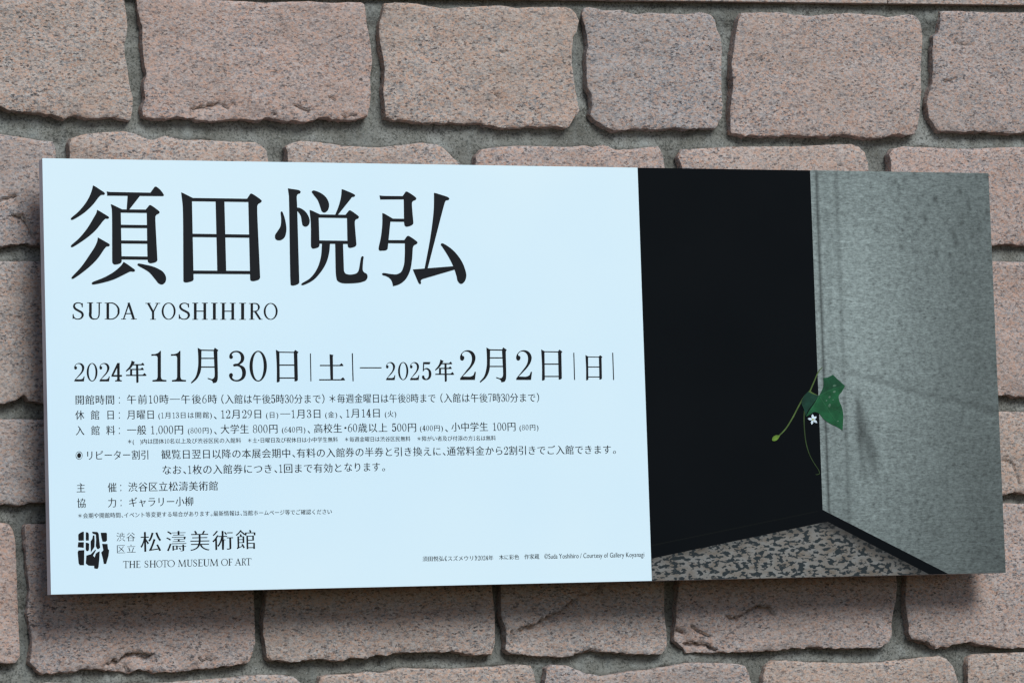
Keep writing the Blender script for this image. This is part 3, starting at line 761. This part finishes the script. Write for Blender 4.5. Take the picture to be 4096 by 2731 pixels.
def getsu(f_, dx, dy, s=1):
    g = lambda x, y: f_((x - 1010) * s + 1010 + dx, (y - 413) * s + 413 + dy)
    P = [outline('1060,413 1092,430 1089,445 1088,520s 1082,600s 1057,652s 1012,692 1007,684 1040,645s 1060,580s 1064,480s'), [(1080, 427), (1192, 429), (1192, 437), (1080, 435)],
         outline('1184,430 1194,412 1222,432 1214,443 1216,662s 1207,681s 1180,689 1174,672s 1138,655 1138,648 1178,656s 1191,640s 1188,500')] + rect(1084, 491, 1192, 499) + rect(1078, 559, 1192, 567)
    px_shape(sh, [[g(x, y) for x, y in p] for p in P])
def nichi(f_, dx, dy, sx=1, sy=1, t=1):
    g = lambda x, y: f_((x - 1673) * sx + 1673 + dx, (y - 428) * sy + 428 + dy)
    P = [outline('1673,428 1700,443 1703,672 1698,680 1680,683 1680,560s'), [(1696, 443), (1824, 445), (1824, 452), (1696, 450)],
         outline('1812,446 1824,429 1850,447 1841,458 1845,665 1836,673 1819,675 1814,460')] + rect(1698, 544, 1820, 552) + rect(1700, 645, 1820, 653)
    px_shape(sh, [[g(x, y) for x, y in p] for p in P])
digs(k3, '2,92,173 0,190,274 2,290,370 4,384,466', 532, 675)
nen(k3)
digs(k3, '1,697,815 1,850,968', 437, 676)
getsu(k3, 0, 0)
digs(k3, '3,1306,1438 0,1466,1602', 436, 676)
nichi(k3, 0, 0)
px_shape(sh, [[k3(*p) for p in q] for q in [[(1940, 457), (1947, 457), (1951, 674), (1944, 674)], [(2268, 457), (2275, 457), (2282, 674), (2275, 674)]]])
px_shape(sh, [[k3(*p) for p in q] for q in ser_h(2018, 2198, 551, 8, 18) + ser_h(2012, 2210, 663, 8, 20) + [[(2094, 463), (2124, 470), (2119, 480), (2121, 662), (2101, 662)]]])
px_shape(sh, [[k4(*p) for p in q] for q in [[(54, 142), (61, 142), (66, 358), (59, 358)]] + rect(116, 252, 286, 259)])
digs(k4, '2,322,394 0,416,496 2,510,582 5,603,677', 211, 351)
nen(k4, 210, -322, .92)
digs(k4, '2,902,1026 2,1342,1466', 118, 350)
getsu(k4, 1106 - 1060 + 3, 96 - 412, .985)
nichi(k4, 1538 - 1673, 112 - 428, .94, .955)
nichi(k4, 1885 - 1673, 156 - 428, .75, .775)
px_shape(sh, [[k4(*p) for p in q] for q in [[(1790, 138), (1797, 138), (1803, 350), (1796, 350)], [(2095, 138), (2102, 138), (2109, 350), (2102, 350)]]])
sh.build('date_line', M_INK, sign, Y_INK)

# --- small print: outlines of the built-in typeface thinned to brush-serif contrast
_gc = {}
def glyph(ch, ex, ey):
    key = (ch, ex, ey)
    if key in _gc: return _gc[key]
    cu = bpy.data.curves.new('tmp', 'FONT'); cu.body = ch
    o = bpy.data.objects.new('tmp', cu); COL.objects.link(o)
    dg = bpy.context.evaluated_depsgraph_get()
    c = o.evaluated_get(dg).to_curve(dg)
    loops = []
    for s in c.splines:
        bp = s.bezier_points; n = len(bp); L = []
        for i in range(n):
            a, b = bp[i], bp[(i + 1) % n]
            A, B, Cc, D = a.co, a.handle_right, b.handle_left, b.co
            straight = abs((B - A).cross(D - A).z) < 1e-5 and abs((Cc - A).cross(D - A).z) < 1e-5
            k = 1 if straight else 5
            for j in range(k):
                t = j / k
                p = A * (1-t)**3 + B * 3*t*(1-t)**2 + Cc * 3*t*t*(1-t) + D * t**3
                L.append((p.x, p.y))
        P = np.array(L)
        keep = np.linalg.norm(P - np.roll(P, 1, 0), axis=1) > 1e-4
        P = P[keep]
        if len(P) < 3: continue
        e1 = P - np.roll(P, 1, 0); e2 = np.roll(P, -1, 0) - P
        def nrm(e):
            e = e / (np.linalg.norm(e, axis=1)[:, None] + 1e-9)
            return np.stack([e[:, 1], -e[:, 0]], 1)
        n1, n2 = nrm(e1), nrm(e2)
        dx = -ex * np.where(np.abs(n1[:, 0]) > np.abs(n2[:, 0]), n1[:, 0], n2[:, 0])
        dy = -ey * np.where(np.abs(n1[:, 1]) > np.abs(n2[:, 1]), n1[:, 1], n2[:, 1])
        loops.append(P + np.stack([dx, dy], 1))
    o.to_curve_clear() if hasattr(o, 'to_curve_clear') else None
    bpy.data.objects.remove(o); bpy.data.curves.remove(cu)
    if not loops:
        _gc[key] = None
        return None
    cu = bpy.data.curves.new('tmp', 'CURVE'); cu.dimensions = '2D'; cu.fill_mode = 'BOTH'
    for l in loops:
        sp = cu.splines.new('POLY'); sp.points.add(len(l) - 1); sp.use_cyclic_u = True
        for p, (a, b) in zip(sp.points, l): p.co = (a * 10, b * 10, 0, 1)
    o = bpy.data.objects.new('tmp', cu); COL.objects.link(o)
    dg = bpy.context.evaluated_depsgraph_get()
    me = bpy.data.meshes.new_from_object(o.evaluated_get(dg), depsgraph=dg)
    V = np.array([(v.co.x / 10, v.co.y / 10) for v in me.vertices])
    F = [list(p.vertices) for p in me.polygons]
    bpy.data.objects.remove(o); bpy.data.curves.remove(cu); bpy.data.meshes.remove(me)
    _gc[key] = (V, F)
    return _gc[key]

NARROW = {'(': .34, ')': .34, '（': .42, '）': .42, '、': .5, '。': .6, '・': .42, '：': .9, ' ': .3, '《': .62, '》': .62}
def adv(c):
    if c in DIG: return .25 if c == ',' else .49
    if ord(c) < 128: return NARROW.get(c, .5)
    return NARROW.get(c, 1.0)

class Line:
    """one printed line, all its characters in one flat mesh"""
    def __init__(s): s.sheet = Sheet()
    def char(s, ch, cx, cz, em, wsc=1.0, ex=-.004, ey=.014):
        g = glyph(ch, ex, ey)
        if not g: return
        V, F = g
        mid = .5 if ord(ch) > 0x2fff and ch not in '、。（）《》' else (V[:, 0].min() + V[:, 0].max()) / 2
        s.sheet.add([(cx + (a - mid) * em * wsc, cz + (b - .38) * em) for a, b in V], F)
    def run(s, f_, text, x0, x1, y0, y1, size=None, eroded=(-.004, .014)):
        A, B = np.array(at(*f_(x0, y0), 0)), np.array(at(*f_(x1, y1), 0))
        tot = sum(adv(c) for c in text)
        unit = (B[0] - A[0]) / tot
        em = unit * .97 if size is None else size
        u = 0
        for c in text:
            a = adv(c)
            cx = A[0] + (u + a / 2) * unit
            cz = A[1] + (B[1] - A[1]) * (u + a / 2) / tot
            u += a
            if c in ' 　': continue
            if c == '―':
                w2, h2 = unit * .47, em * .02
                s.sheet.add([(cx - w2, cz - h2), (cx + w2, cz - h2), (cx + w2, cz + h2), (cx - w2, cz + h2)], [(0, 1, 2, 3)]); continue
            if c in DIG:
                hh = em * .80; ww = min(a * unit * .86, em * .43)
                if c == '1': ww *= .72
                if c == ',': hh, ww = em * .2, em * .1; cz2 = cz - em * .40
                else: cz2 = cz
                v, f = fill_union(fit(DIG[c], lambda p, q_: ((p - .5) * 100, (q_ - .5) * 100)), 1e-3)
                s.sheet.add([(cx + p / 100 * ww, cz2 - q_ / 100 * hh) for p, q_ in v], f)
            else:
                s.char(c, cx, cz, em, min(1.0, unit * .98 / em) if ord(c) > 0x2fff else 1.0, *eroded)
    def build(s, name, mat=None):
        mat = mat or M_INK
        return s.sheet.build(name, mat, sign, Y_INK)

k5 = c2s(280, 1560, 2.138); k6 = c2s(1280, 1560, 1.809); k8 = c2s(1650, 2180, 2.352)
EM = 0.0178
SM = 0.0122
TINY = 0.0098
L = Line()
for t, a, b, y in (('開館時間', 40, 385, 82), ('：', 412, 455, 80), ('午前10時―午後6時', 480, 1264, 78), ('（入館は午後5時30分まで）', 1288, 2182, 76)):
    L.run(k5, t, a, b, y, y - (b - a) * .004, EM)
L.run(k6, '＊毎週金曜日は午後8時まで', 58, 840, 60, 57, EM)
L.run(k6, '（入館は午後7時30分まで）', 866, 1590, 56, 53, EM)
L.build('opening_hours_text')
L = Line()
for t, a, b, y, z in (('休', 42, 124, 212, EM), ('館', 174, 256, 211, EM), ('日', 306, 388, 210, EM), ('：', 412, 455, 209, EM), ('月曜日', 484, 730, 208, EM), ('(1月13日は開館)', 752, 1216, 214, SM), ('、', 1222, 1262, 210, EM), ('12月29日', 1284, 1652, 204, EM), ('(日)', 1672, 1784, 211, SM), ('―1月3日', 1795, 2158, 202, EM), ('(金)', 2178, 2288, 208, SM), ('、', 2298, 2335, 204, EM)):
    L.run(k5, t, a, b, y, y - (b - a) * .006, z)
L.run(k6, '1月14日', 182, 446, 166, 164, EM); L.run(k6, '(火)', 466, 554, 171, 170, SM)
L.build('closing_days_text')
L = Line()
for t, a, b, y, z in (('入', 44, 126, 344, EM), ('館', 177, 259, 343, EM), ('料', 307, 389, 342, EM), ('：', 412, 455, 341, EM), ('一般', 484, 656, 340, EM), ('1,000円', 685, 976, 338, EM), ('(800円)', 1004, 1216, 344, SM), ('、', 1225, 1262, 340, EM), ('大学生', 1284, 1533, 332, EM), ('800円', 1560, 1784, 330, EM), ('(640円)', 1808, 2016, 337, SM), ('、', 2024, 2060, 332, EM), ('高校生', 2082, 2330, 326, EM)):
    L.run(k5, t, a, b, y, y - (b - a) * .008, z)
for t, a, b, y, z in (('・60歳以上', 168, 492, 272, EM), ('500円', 518, 703, 269, EM), ('(400円)', 720, 892, 274, SM), ('、', 898, 932, 271, EM), ('小中学生', 948, 1219, 265, EM), ('100円', 1245, 1421, 263, EM), ('(80円)', 1440, 1583, 269, SM)):
    L.run(k6, t, a, b, y, y - (b - a) * .008, z)
L.build('admission_fee_text')
L = Line()
L.run(k5, '＊(　)内は団体10名以上及び渋谷区民の入館料', 486, 1464, 438, 428, TINY)
L.run(k5, '＊土・日曜日及び祝休日は小中学生無料', 1514, 2292, 428, 420, TINY)
L.run(k6, '＊毎週金曜日は渋谷区民無料', 174, 655, 355, 350, TINY)
L.run(k6, '＊障がい者及び付添の方1名は無料', 698, 1273, 350, 345, TINY)
L.build('fee_note_text')
L = Line()
L.run(k5, 'リピーター割引', 130, 680, 556, 550, EM)
L.build('discount_heading')
L = Line()
L.run(k5, '観覧日翌日以降の本展会期中、有料の入館', 778, 2355, 548, 532, EM)
L.run(k6, '券の半券と引き換えに、通常料金から2割引きでご入館できます。', 180, 2150, 448, 427, EM)
L.build('discount_text')
L = Line()
L.run(k5, 'なお、1枚の入館券につき、1回まで有効と', 783, 2335, 680, 662, EM)
L.run(k6, 'なります。', 170, 480, 556, 553, EM)
L.build('discount_text')
L = Line()
bl = [k5(*p) for p in [(78 + 17 * math.cos(i * .1309 * 2), 557 + 21 * math.sin(i * .1309 * 2)) for i in range(24)]]
v_, f_ = fill_union([bl], 1e-3); L.sheet.add([at(x, y, 0) for x, y in v_], f_)
v_, f_ = fill_union([[k5(*p) for p in q] for q in ring(78, 557, 29, 34, 3, 3, 30)], 1e-3); L.sheet.add([at(x, y, 0) for x, y in v_], f_)
L.build('bullet_mark')
L = Line()
for t, a, b, y in (('主', 52, 134, 833), ('催', 320, 402, 830), ('：', 424, 470, 828), ('渋谷区立松濤美術館', 494, 1270, 826)):
    L.run(k5, t, a, b, y, y - (b - a) * .014, EM)
L.build('organiser_text')
L = Line()
for t, a, b, y in (('協', 56, 138, 964), ('力', 320, 402, 960), ('：', 426, 472, 957), ('ギャラリー小柳', 498, 1060, 956)):
    L.run(k5, t, a, b, y, y - (b - a) * .016, EM)
L.build('supporter_text')
L = Line()
L.run(k5, '＊会期や開館時間、イベント等変更する場合があります。最新情報は、当館ホームページ等でご確認ください', 62, 2242, 1072, 1036, TINY)
L.build('notice_text')
L = Line()
L.run(k8, '須田悦弘《スズメウリ》2024年', 92, 762, 126, 115, TINY)
L.run(k8, '木に彩色', 812, 1004, 111, 107, TINY)
L.run(k8, '作家蔵', 1050, 1194, 106, 103, TINY)
# the roman part of the caption, set as one text
cap = '©Suda Yoshihiro / Courtesy of Gallery Koyanagi'
A, B = np.array(at(*k8(1240, 103), 0)), np.array(at(*k8(2182, 90), 0))
gl = [glyph(c, .004, .012) if c != ' ' else None for c in cap]
wd = [(g[0][:, 0].max() if g else .22) + .05 for g in gl]
tot = sum(wd); u = 0
em_ = .0125
for g, w_ in zip(gl, wd):
    if g:
        fx = (B[0] - A[0]) / tot
        L.sheet.add([(A[0] + (u + a) * fx, A[1] - em_ * .34 + b * em_) for a, b in g[0]], g[1])
    u += w_
L.build('photo_caption')

# --- museum name block
k9 = c2s(560, 2090, 4.523); kl = c2s(280, 2080, 5.88)
L = Line()
def boxed_char(ch, f_, x0, x1, y0, y1, ex=.004, ey=.020):
    loops = glyph(ch, ex, ey)
    al, F = loops; a, c = al.min(0); b, d = al.max(0)
    # the block's type leans up to the right by perspective only, so map straight into the sign's plane
    P0, P1 = np.array(at(*f_(x0, y1), 0)), np.array(at(*f_(x1, y0), 0))
    L.sheet.add([(P0[0] + (p - a) / (b - a) * (P1[0] - P0[0]), P0[1] + (q_ - c) / (d - c) * (P1[1] - P0[1])) for p, q_ in al], F)
for ch, a, b, y0, y1 in (('松', 12, 380, 160, 520), ('濤', 480, 832, 143, 515), ('美', 910, 1252, 138, 502), ('術', 1312, 1680, 138, 488), ('館', 1738, 2085, 124, 474)):
    boxed_char(ch, k9, a, b, y0, y1, -.006, .016)
for ch, a, b, y0, y1 in (('渋', 1095, 1292, 285, 490), ('谷', 1330, 1530, 285, 488), ('区', 1108, 1296, 582, 765), ('立', 1335, 1542, 566, 752)):
    boxed_char(ch, kl, a, b, y0, y1, .006, .022)
L.build('museum_name')
sh = Sheet()
k7 = c2s(280, 2080, 2.138)
for ch, a, b in (('T', 453, 503), ('H', 506, 560), ('E', 564, 603), ('S', 638, 670), ('H', 680, 735), ('O', 738, 790), ('T', 788, 836), ('O', 834, 896), ('M', 922, 996), ('U', 998, 1050), ('S', 1054, 1086), ('E', 1094, 1136), ('U', 1138, 1194), ('M', 1194, 1270), ('O', 1293, 1350), ('F', 1354, 1390), ('A', 1408, 1466), ('R', 1468, 1508), ('T', 1502, 1552)):
    xm = (a + b) / 2
    y1 = 406 - (xm - 480) * 24 / 1050; y0 = y1 - 59
    px_shape(sh, fit(CAPS[ch][1], boxed(k7, a, y0, b, y1)))
sh.build('museum_name_in_capitals', M_INK, sign, Y_INK)
EMBLEM = ['195,330 230,298 300,266s 325,268 325,470 215,475 197,457', '372,276 420,284 438,310s 442,470 382,472 372,440', '195,512 325,512 322,641 180,627', '370,522 420,530 450,550 445,690 422,718s 388,711s 370,670',
 '200,705 335,697 330,1050 230,1050 202,1000 180,742', '525,265 640,272 668,305s 685,440 708,640 672,670 640,666 607,600 615,450 608,330 545,310 522,287', '540,350 572,353 580,480 575,620 490,752 485,490 525,430',
 '722,290 850,288 868,310 870,470 835,500 765,496 740,400', '755,550 880,555 892,670 920,700 905,830 850,1020 795,1020 775,900 735,750 785,700',
 '595,685 610,700 542,828 580,870 605,780 650,745 698,725 690,900 670,1100 650,1135 580,1130 568,1110 570,1065 440,1060 372,1010 385,825 490,795']
sh = Sheet()
px_shape(sh, [outline(t, kl) for t in EMBLEM])
sh.build('museum_emblem', M_INK, sign, Y_INK)

# ------------------------------------------------------------------ the photograph printed on the sign
Y_PR = -0.0004
def poly_px(t): return [at(x, y, 0) for x, y in (tuple(map(float, w.split(','))) for w in t.split())]
TOP, BOT, RGT = Z0 + H / 2, Z0 - H / 2, W / 2
lt = at(2552.7, 676.6, 0)[0]; lb = at(2605.4, 2319, 0)[0]; LFT = (lt + lb) / 2
I_ = 0.00002                                   # the print stops a hair short of the panel's edge
tw = at(3240, 688, 0)[0]                      # where the concrete starts along the top
cb = at(3290, 2038, 0)                        # foot of the concrete corner
sk = at(3794, 2293, 0)[0]                     # where the skirting leaves the picture
fl = at(3309, 2085, 0); fr = at(3717, 2296, 0)[0]; ff_l = at(2605, 2233, 0)[1]
def fld():
    q = Nodes('printed black wall')
    tc = q.n('ShaderNodeNewGeometry')
    c = q.ramp(q.noise(tc.outputs['Position'], 6.0, 3), [(0.3, (0.0034, 0.0044, 0.0056)), (0.7, (0.0042, 0.0052, 0.0064))])
    q.l(c, q.b.inputs['Base Color']); q.b.inputs['Roughness'].default_value = 0.5; q.b.inputs['Specular IOR Level'].default_value = 0.03
    return q.m
M_DARK = fld()
def floor_print():
    q = Nodes('printed speckled floor')
    tc = q.n('ShaderNodeNewGeometry')
    mp = q.n('ShaderNodeMapping'); mp.inputs['Scale'].default_value = (0.6, 1, 1.15)
    q.l(tc.outputs['Position'], mp.inputs['Vector'])
    n1 = q.noise(mp.outputs[0], 135.0, 3, 0.55)
    tan = q.ramp(q.noise(mp.outputs[0], 60.0, 4, 0.6), [(0.35, (0.14, 0.112, 0.088)), (0.5, (0.178, 0.158, 0.138)), (0.65, (0.20, 0.192, 0.18))])
    c = q.mix(q.ramp(n1, [(0.46, 1.0), (0.495, 0.0)]), tan, (0.012, 0.018, 0.021))
    c = q.mix(q.ramp(q.noise(mp.outputs[0], 240.0, 2), [(0.6, 0.0), (0.7, .35)]), c, (0.07, 0.07, 0.07))
    att = q.n('ShaderNodeAttribute', attribute_name='tone')
    c = q.mix(1.0, c, att.outputs['Color'], 'MULTIPLY')
    q.l(c, q.b.inputs['Base Color']); q.b.inputs['Roughness'].default_value = 0.5; q.b.inputs['Specular IOR Level'].default_value = 0.25
    return q.m
M_FLOOR = floor_print()
def conc_print():
    q = Nodes('printed concrete')
    tc = q.n('ShaderNodeNewGeometry')
    att = q.n('ShaderNodeAttribute', attribute_name='tone')
    mp = q.n('ShaderNodeMapping'); mp.inputs['Rotation'].default_value = (0, math.radians(11), 0); mp.inputs['Scale'].default_value = (0.32, 1, 1)
    q.l(tc.outputs['Position'], mp.inputs['Vector'])
    s1 = q.noise(mp.outputs[0], 380.0, 5, 0.8)
    s2 = q.noise(tc.outputs['Position'], 100.0, 5, 0.7)
    k = q.math('ADD', q.math('MULTIPLY', q.math('SUBTRACT', s1, .5), 2.5), q.math('MULTIPLY', q.math('SUBTRACT', s2, .5), 1.6))
    mp2 = q.n('ShaderNodeMapping'); mp2.inputs['Rotation'].default_value = (0, math.radians(15), 0); mp2.inputs['Scale'].default_value = (0.07, 1, 1)
    q.l(tc.outputs['Position'], mp2.inputs['Vector'])
    k = q.math('ADD', k, q.math('MULTIPLY', q.ramp(q.noise(mp2.outputs[0], 260.0, 3, 0.6), [(0.60, 0.0), (0.70, 1.0)]), 0.30))
    k = q.math('ADD', k, q.math('MULTIPLY', q.math('SUBTRACT', q.noise(tc.outputs['Position'], 17.0, 4, 0.6), .5), .5))
    k = q.math('ADD', k, q.math('MULTIPLY', q.ramp(q.noise(tc.outputs['Position'], 170.0, 3, 0.6), [(0.62, 0.0), (0.70, 1.0)]), -0.30))
    k = q.math('ADD', k, 1.0)
    c = q.mix(1.0, att.outputs['Color'], (0.188, 0.214, 0.202), 'MULTIPLY')
    cmb = q.n('ShaderNodeCombineColor'); [q.l(k, cmb.inputs[i]) for i in range(3)]
    c = q.mix(1.0, c, cmb.outputs[0], 'MULTIPLY')
    q.l(c, q.b.inputs['Base Color']); q.b.inputs['Roughness'].default_value = 0.5; q.b.inputs['Specular IOR Level'].default_value = 0.25
    return q.m
M_CONC = conc_print()

photo = mesh_obj('photograph', [(a, Y_PR, c) for a, c in [(LFT, BOT + I_), (RGT - I_, BOT + I_), (RGT - I_, TOP - I_), (LFT, TOP - I_)]], [(0, 1, 2, 3)], M_DARK, sign)
# the speckled floor in the picture, dimmer towards the skirting as printed
def floor_sheet():
    out = resample([(LFT, BOT + I_), (fr, BOT + I_), (fl[0], fl[1]), (LFT, ff_l)], 0.006)
    gx, gz = np.meshgrid(np.arange(LFT, fr, .006), np.arange(BOT, fl[1], .006))
    P = np.stack([gx.ravel(), gz.ravel()], 1); P = P[inside(P, out)]
    D, _, _ = seg_dist(P, out, np.roll(out, -1, 0)); P = P[D.min(1) > .0025]
    vv, _, fc, _, _, _ = delaunay_2d_cdt([Vector(p) for p in np.concatenate([out, P])], [], [list(range(len(out)))], 1, 1e-6, False)
    V = np.array([tuple(v) for v in vv])
    sh = Sheet(); sh.add([tuple(p) for p in V], [list(f) for f in fc])
    o = sh.build('pictured_floor', M_FLOOR, photo, Y_PR - 0.0003)
    A = np.array([(LFT, ff_l), (fl[0], fl[1])]); B = np.array([(fl[0], fl[1]), (fr, BOT)])
    D, _, _ = seg_dist(V, A, B)
    t = 1 - .75 * np.exp(-(D[:, 1] / .016) ** 2) - .42 * np.exp(-(D[:, 0] / .010) ** 2)
    t = np.clip(t, .12, 1) * (0.82 + .25 * np.exp(-((V[:, 0] - .42) / .2) ** 2))
    ca = o.data.color_attributes.new('tone', 'FLOAT_COLOR', 'POINT')
    ca.data.foreach_set('color', np.stack([t, t, t, np.ones(len(t))], 1).astype(np.float32).ravel())
floor_sheet()
# the faint line along the top of the dark skirting
sk0, sk1 = at(2606, 2183, 0), at(3270, 2046, 0)
sh = Sheet(); sh.add([(sk0[0], sk0[1]), (sk1[0], sk1[1]), (sk1[0], sk1[1] + .0016), (sk0[0], sk0[1] + .0020)], [(0, 1, 2, 3)])
sh.build('pictured_skirting_edge', plain('printed skirting edge', (0.0075, 0.0085, 0.0085), 0.5, 0.03), photo, Y_PR - 0.0002)
# the concrete return wall in the picture, a fine mesh carrying its printed tones
def concrete():
    out = resample([(tw, TOP - I_), (cb[0], cb[1]), (sk, BOT + I_), (RGT - I_, BOT + I_), (RGT - I_, TOP - I_)], 0.005)
    if area(out) < 0: out = out[::-1]
    gx, gz = np.meshgrid(np.arange(out[:, 0].min(), RGT, .0032), np.arange(BOT, TOP, .005))
    P = np.stack([gx.ravel(), gz.ravel()], 1); P = P[inside(P, out)]
    D, _, _ = seg_dist(P, out, np.roll(out, -1, 0)); P = P[D.min(1) > .0012]
    vv, _, fc, _, _, _ = delaunay_2d_cdt([Vector(p) for p in np.concatenate([out, P])], [], [list(range(len(out)))], 1, 1e-6, False)
    V = np.array([tuple(v) for v in vv])
    sh = Sheet(); sh.add([tuple(p) for p in V], [list(f) for f in fc])
    o = sh.build('pictured_concrete', M_CONC, photo, Y_PR - 0.0003)
    # tones of the picture
    edge = tw + (cb[0] - tw) * (TOP - V[:, 1]) / (TOP - cb[1])
    e = V[:, 0] - edge                              # metres right of the dark corner
    t = np.ones(len(V))
    h = (TOP - V[:, 1]) / H
    t *= 1.14 - 0.52 * np.clip(e / 0.33, 0, 1) ** 1.3 * (0.75 + .35 * h)
    t *= 0.86 + 0.30 * np.exp(-((h - .34) / .3) ** 2) * np.exp(-((e - .10) / .12) ** 2) + .10 * np.exp(-((h - .72) / .2) ** 2) * np.exp(-((e - .11) / .09) ** 2)
    def dark(c, w, a): return 1 - a * np.exp(-((e - c) / w) ** 2)
    t *= dark(0.0125, .0030, .70) * dark(0.052, .0038, .30) * dark(0.030, .006, .10)
    t *= np.where(e < .0085, 1.0, 1.0)
    t *= 1 - .22 * np.clip((h - .55) / .4, 0, 1) * np.exp(-((e - .045) / .02) ** 2)
    t *= 1 - .16 * np.clip((h - .62) / .38, 0, 1) * np.clip(e / .12, 0, 1)
    # the casting seam that sags across the wall
    seam = [at(x / .901 + 2500, y / .901 + 640, 0) for x, y in ((800, 765), (860, 780), (940, 800), (1060, 838), (1200, 868), (1340, 905))]
    sx_, sz_ = np.array([p[0] for p in seam]), np.array([p[1] for p in seam])
    dz = V[:, 1] - np.interp(V[:, 0], sx_, sz_)
    on = V[:, 0] > sx_[0]
    t *= np.where(on, 1 - .26 * np.exp(-(dz / .006) ** 2) + .10 * np.exp(-((dz + .013) / .008) ** 2), 1)
    # pitting near the upper right and the leaf's dim silhouette on the wall
    def blob(x, y, rx, ry, a, rot=0):
        c = at(x, y, 0); dx, dz_ = V[:, 0] - c[0], V[:, 1] - c[1]
        ca, sa = math.cos(rot), math.sin(rot)
        u, v = dx * ca + dz_ * sa, -dx * sa + dz_ * ca
        return 1 - a * np.exp(-((u / rx) ** 2 + (v / ry) ** 2))
    rs = np.random.RandomState(5)
    for _ in range(46):
        t *= blob(3560 + rs.rand() * 400, 690 + rs.rand() ** 1.3 * 330, .0015 + rs.rand() * .0045, .0015 + rs.rand() * .006, .25 + rs.rand() * .38)
    for _ in range(40):
        t *= blob(3330 + rs.rand() * 640, 900 + rs.rand() * 1250, .002 + rs.rand() * .012, .002 + rs.rand() * .012, rs.rand() * .16)
    for x, y, a, b, s, r in ((3436, 1640, .008, .028, .42, .0), (3447, 1720, .009, .035, .42, -.15), (3470, 1770, .014, .035, .45, .25), (3490, 1830, .010, .026, .38, .2), (3452, 1860, .006, .026, .42, .15), (3437, 1700, .005, .05, .30, 0)):
        t *= blob(x, y, a, b, s, r)
    ca = o.data.color_attributes.new('tone', 'FLOAT_COLOR', 'POINT')
    ca.data.foreach_set('color', np.stack([t, t, t, np.ones(len(t))], 1).astype(np.float32).ravel())
concrete()
# the climbing sprig in the picture
kp = c2s(3000, 1380, 2.6133)
def printed(name, shapes, col, y, parent=photo):
    sh = Sheet(); px_shape(sh, [outline(t, kp) if isinstance(t, str) else [kp(*p) for p in t] for t in shapes])
    q = Nodes('printed ' + name)
    g = q.n('ShaderNodeNewGeometry')
    c = q.ramp(q.noise(g.outputs['Position'], 55.0, 4, 0.6), [(0.32, tuple(v * .62 for v in col)), (0.68, tuple(min(.9, v * 1.25) for v in col))])
    q.l(c, q.b.inputs['Base Color'])
    q.b.inputs['Roughness'].default_value = 0.5; q.b.inputs['Specular IOR Level'].default_value = 0.15
    return sh.build(name, q.m, parent, y)
printed('pictured_stem', sweep([(757, 232), (715, 275), (672, 372), (625, 482)], [7, 11, 13, 15]) + sweep([(622, 484), (560, 545), (500, 650), (440, 765), (370, 875), (300, 948)], [18, 15, 14, 14, 14, 13]) + sweep([(618, 480), (652, 503), (705, 528)], [20, 14, 10]), (0.072, 0.115, 0.030), Y_PR - .0006)
printed('pictured_stem', sweep([(568, 680), (563, 760), (567, 880), (582, 1010), (615, 1130), (660, 1220), (712, 1300), (724, 1340), (700, 1352), (684, 1350)], [13, 13, 12, 11, 10, 9, 7, 6, 8, 5]), (0.030, 0.052, 0.016), Y_PR - .0006)
printed('pictured_leaf', ['718,528 760,500s 800,478s 870,450 990,427 955,490s 925,530s 930,580s 958,650s 971,720s 965,890 900,850s 820,812s 760,765s 715,712s 665,700s 630,722s 583,748 612,690s 660,620s 700,560s'], (0.0095, 0.084, 0.030), Y_PR - .0009)
printed('pictured_leaf', ['765,342 800,340s 865,309 900,345s 950,390s 990,427 930,438s 870,450s 800,478s 718,528 735,500s 762,440s'], (0.009, 0.066, 0.028), Y_PR - .0009)
printed('pictured_leaf', ['605,485 640,505s 716,530 655,615s 600,690s 580,742 560,670s 535,602s 545,560s 580,510s'], (0.007, 0.040, 0.024), Y_PR - .0009)
for x, y, a, b in ((880, 424, 20, 12), (878, 487, 15, 12), (828, 543, 12, 12), (795, 580, 9, 8), (828, 630, 13, 18), (865, 572, 8, 5), (915, 795, 10, 6)):
    printed('pictured_leaf_spot', [[(x + a * math.cos(i * .5236 + .3), y + b * math.sin(i * .5236)) for i in range(12)]], (0.085, 0.165, 0.105), Y_PR - .0012)
for path in ([(720, 530), (790, 640), (870, 760), (955, 875)], [(720, 528), (800, 488), (890, 448), (980, 430)], [(718, 530), (680, 600), (640, 670), (592, 740)], [(790, 640), (860, 660), (950, 700)]):
    printed('pictured_leaf_vein', sweep(path, [9, 7, 6, 3][:len(path)]), (0.022, 0.112, 0.045), Y_PR - .0011)
def petal(tx, ty, cx=653, cy=776, w=13):
    d = np.array([tx - cx, ty - cy], float); l = np.linalg.norm(d); d /= l; n = np.array([-d[1], d[0]])
    c = np.array([cx, cy])
    return [tuple(c + d * l * s + n * w * k) for s, k in ((0, .25), (.35, .85), (.6, 1), (.85, .55), (1, 0), (.85, -.55), (.6, -1), (.35, -.85), (0, -.25))]
fw = printed('pictured_flower', [petal(*t) for t in ((650, 721), (692, 746), (699, 813), (640, 831), (600, 768))], (0.60, 0.68, 0.76), Y_PR - .0012)
printed('pictured_flower_centre', [[(653 + 10 * math.cos(i * .5236), 777 + 11 * math.sin(i * .5236)) for i in range(12)]], (0.36, 0.37, 0.12), Y_PR - .0015, photo)
printed('pictured_bud', ['310,945 300,965s 280,990s 250,1002s 230,996s 228,978s 245,952s 272,940s'], (0.125, 0.215, 0.030), Y_PR - .0009)
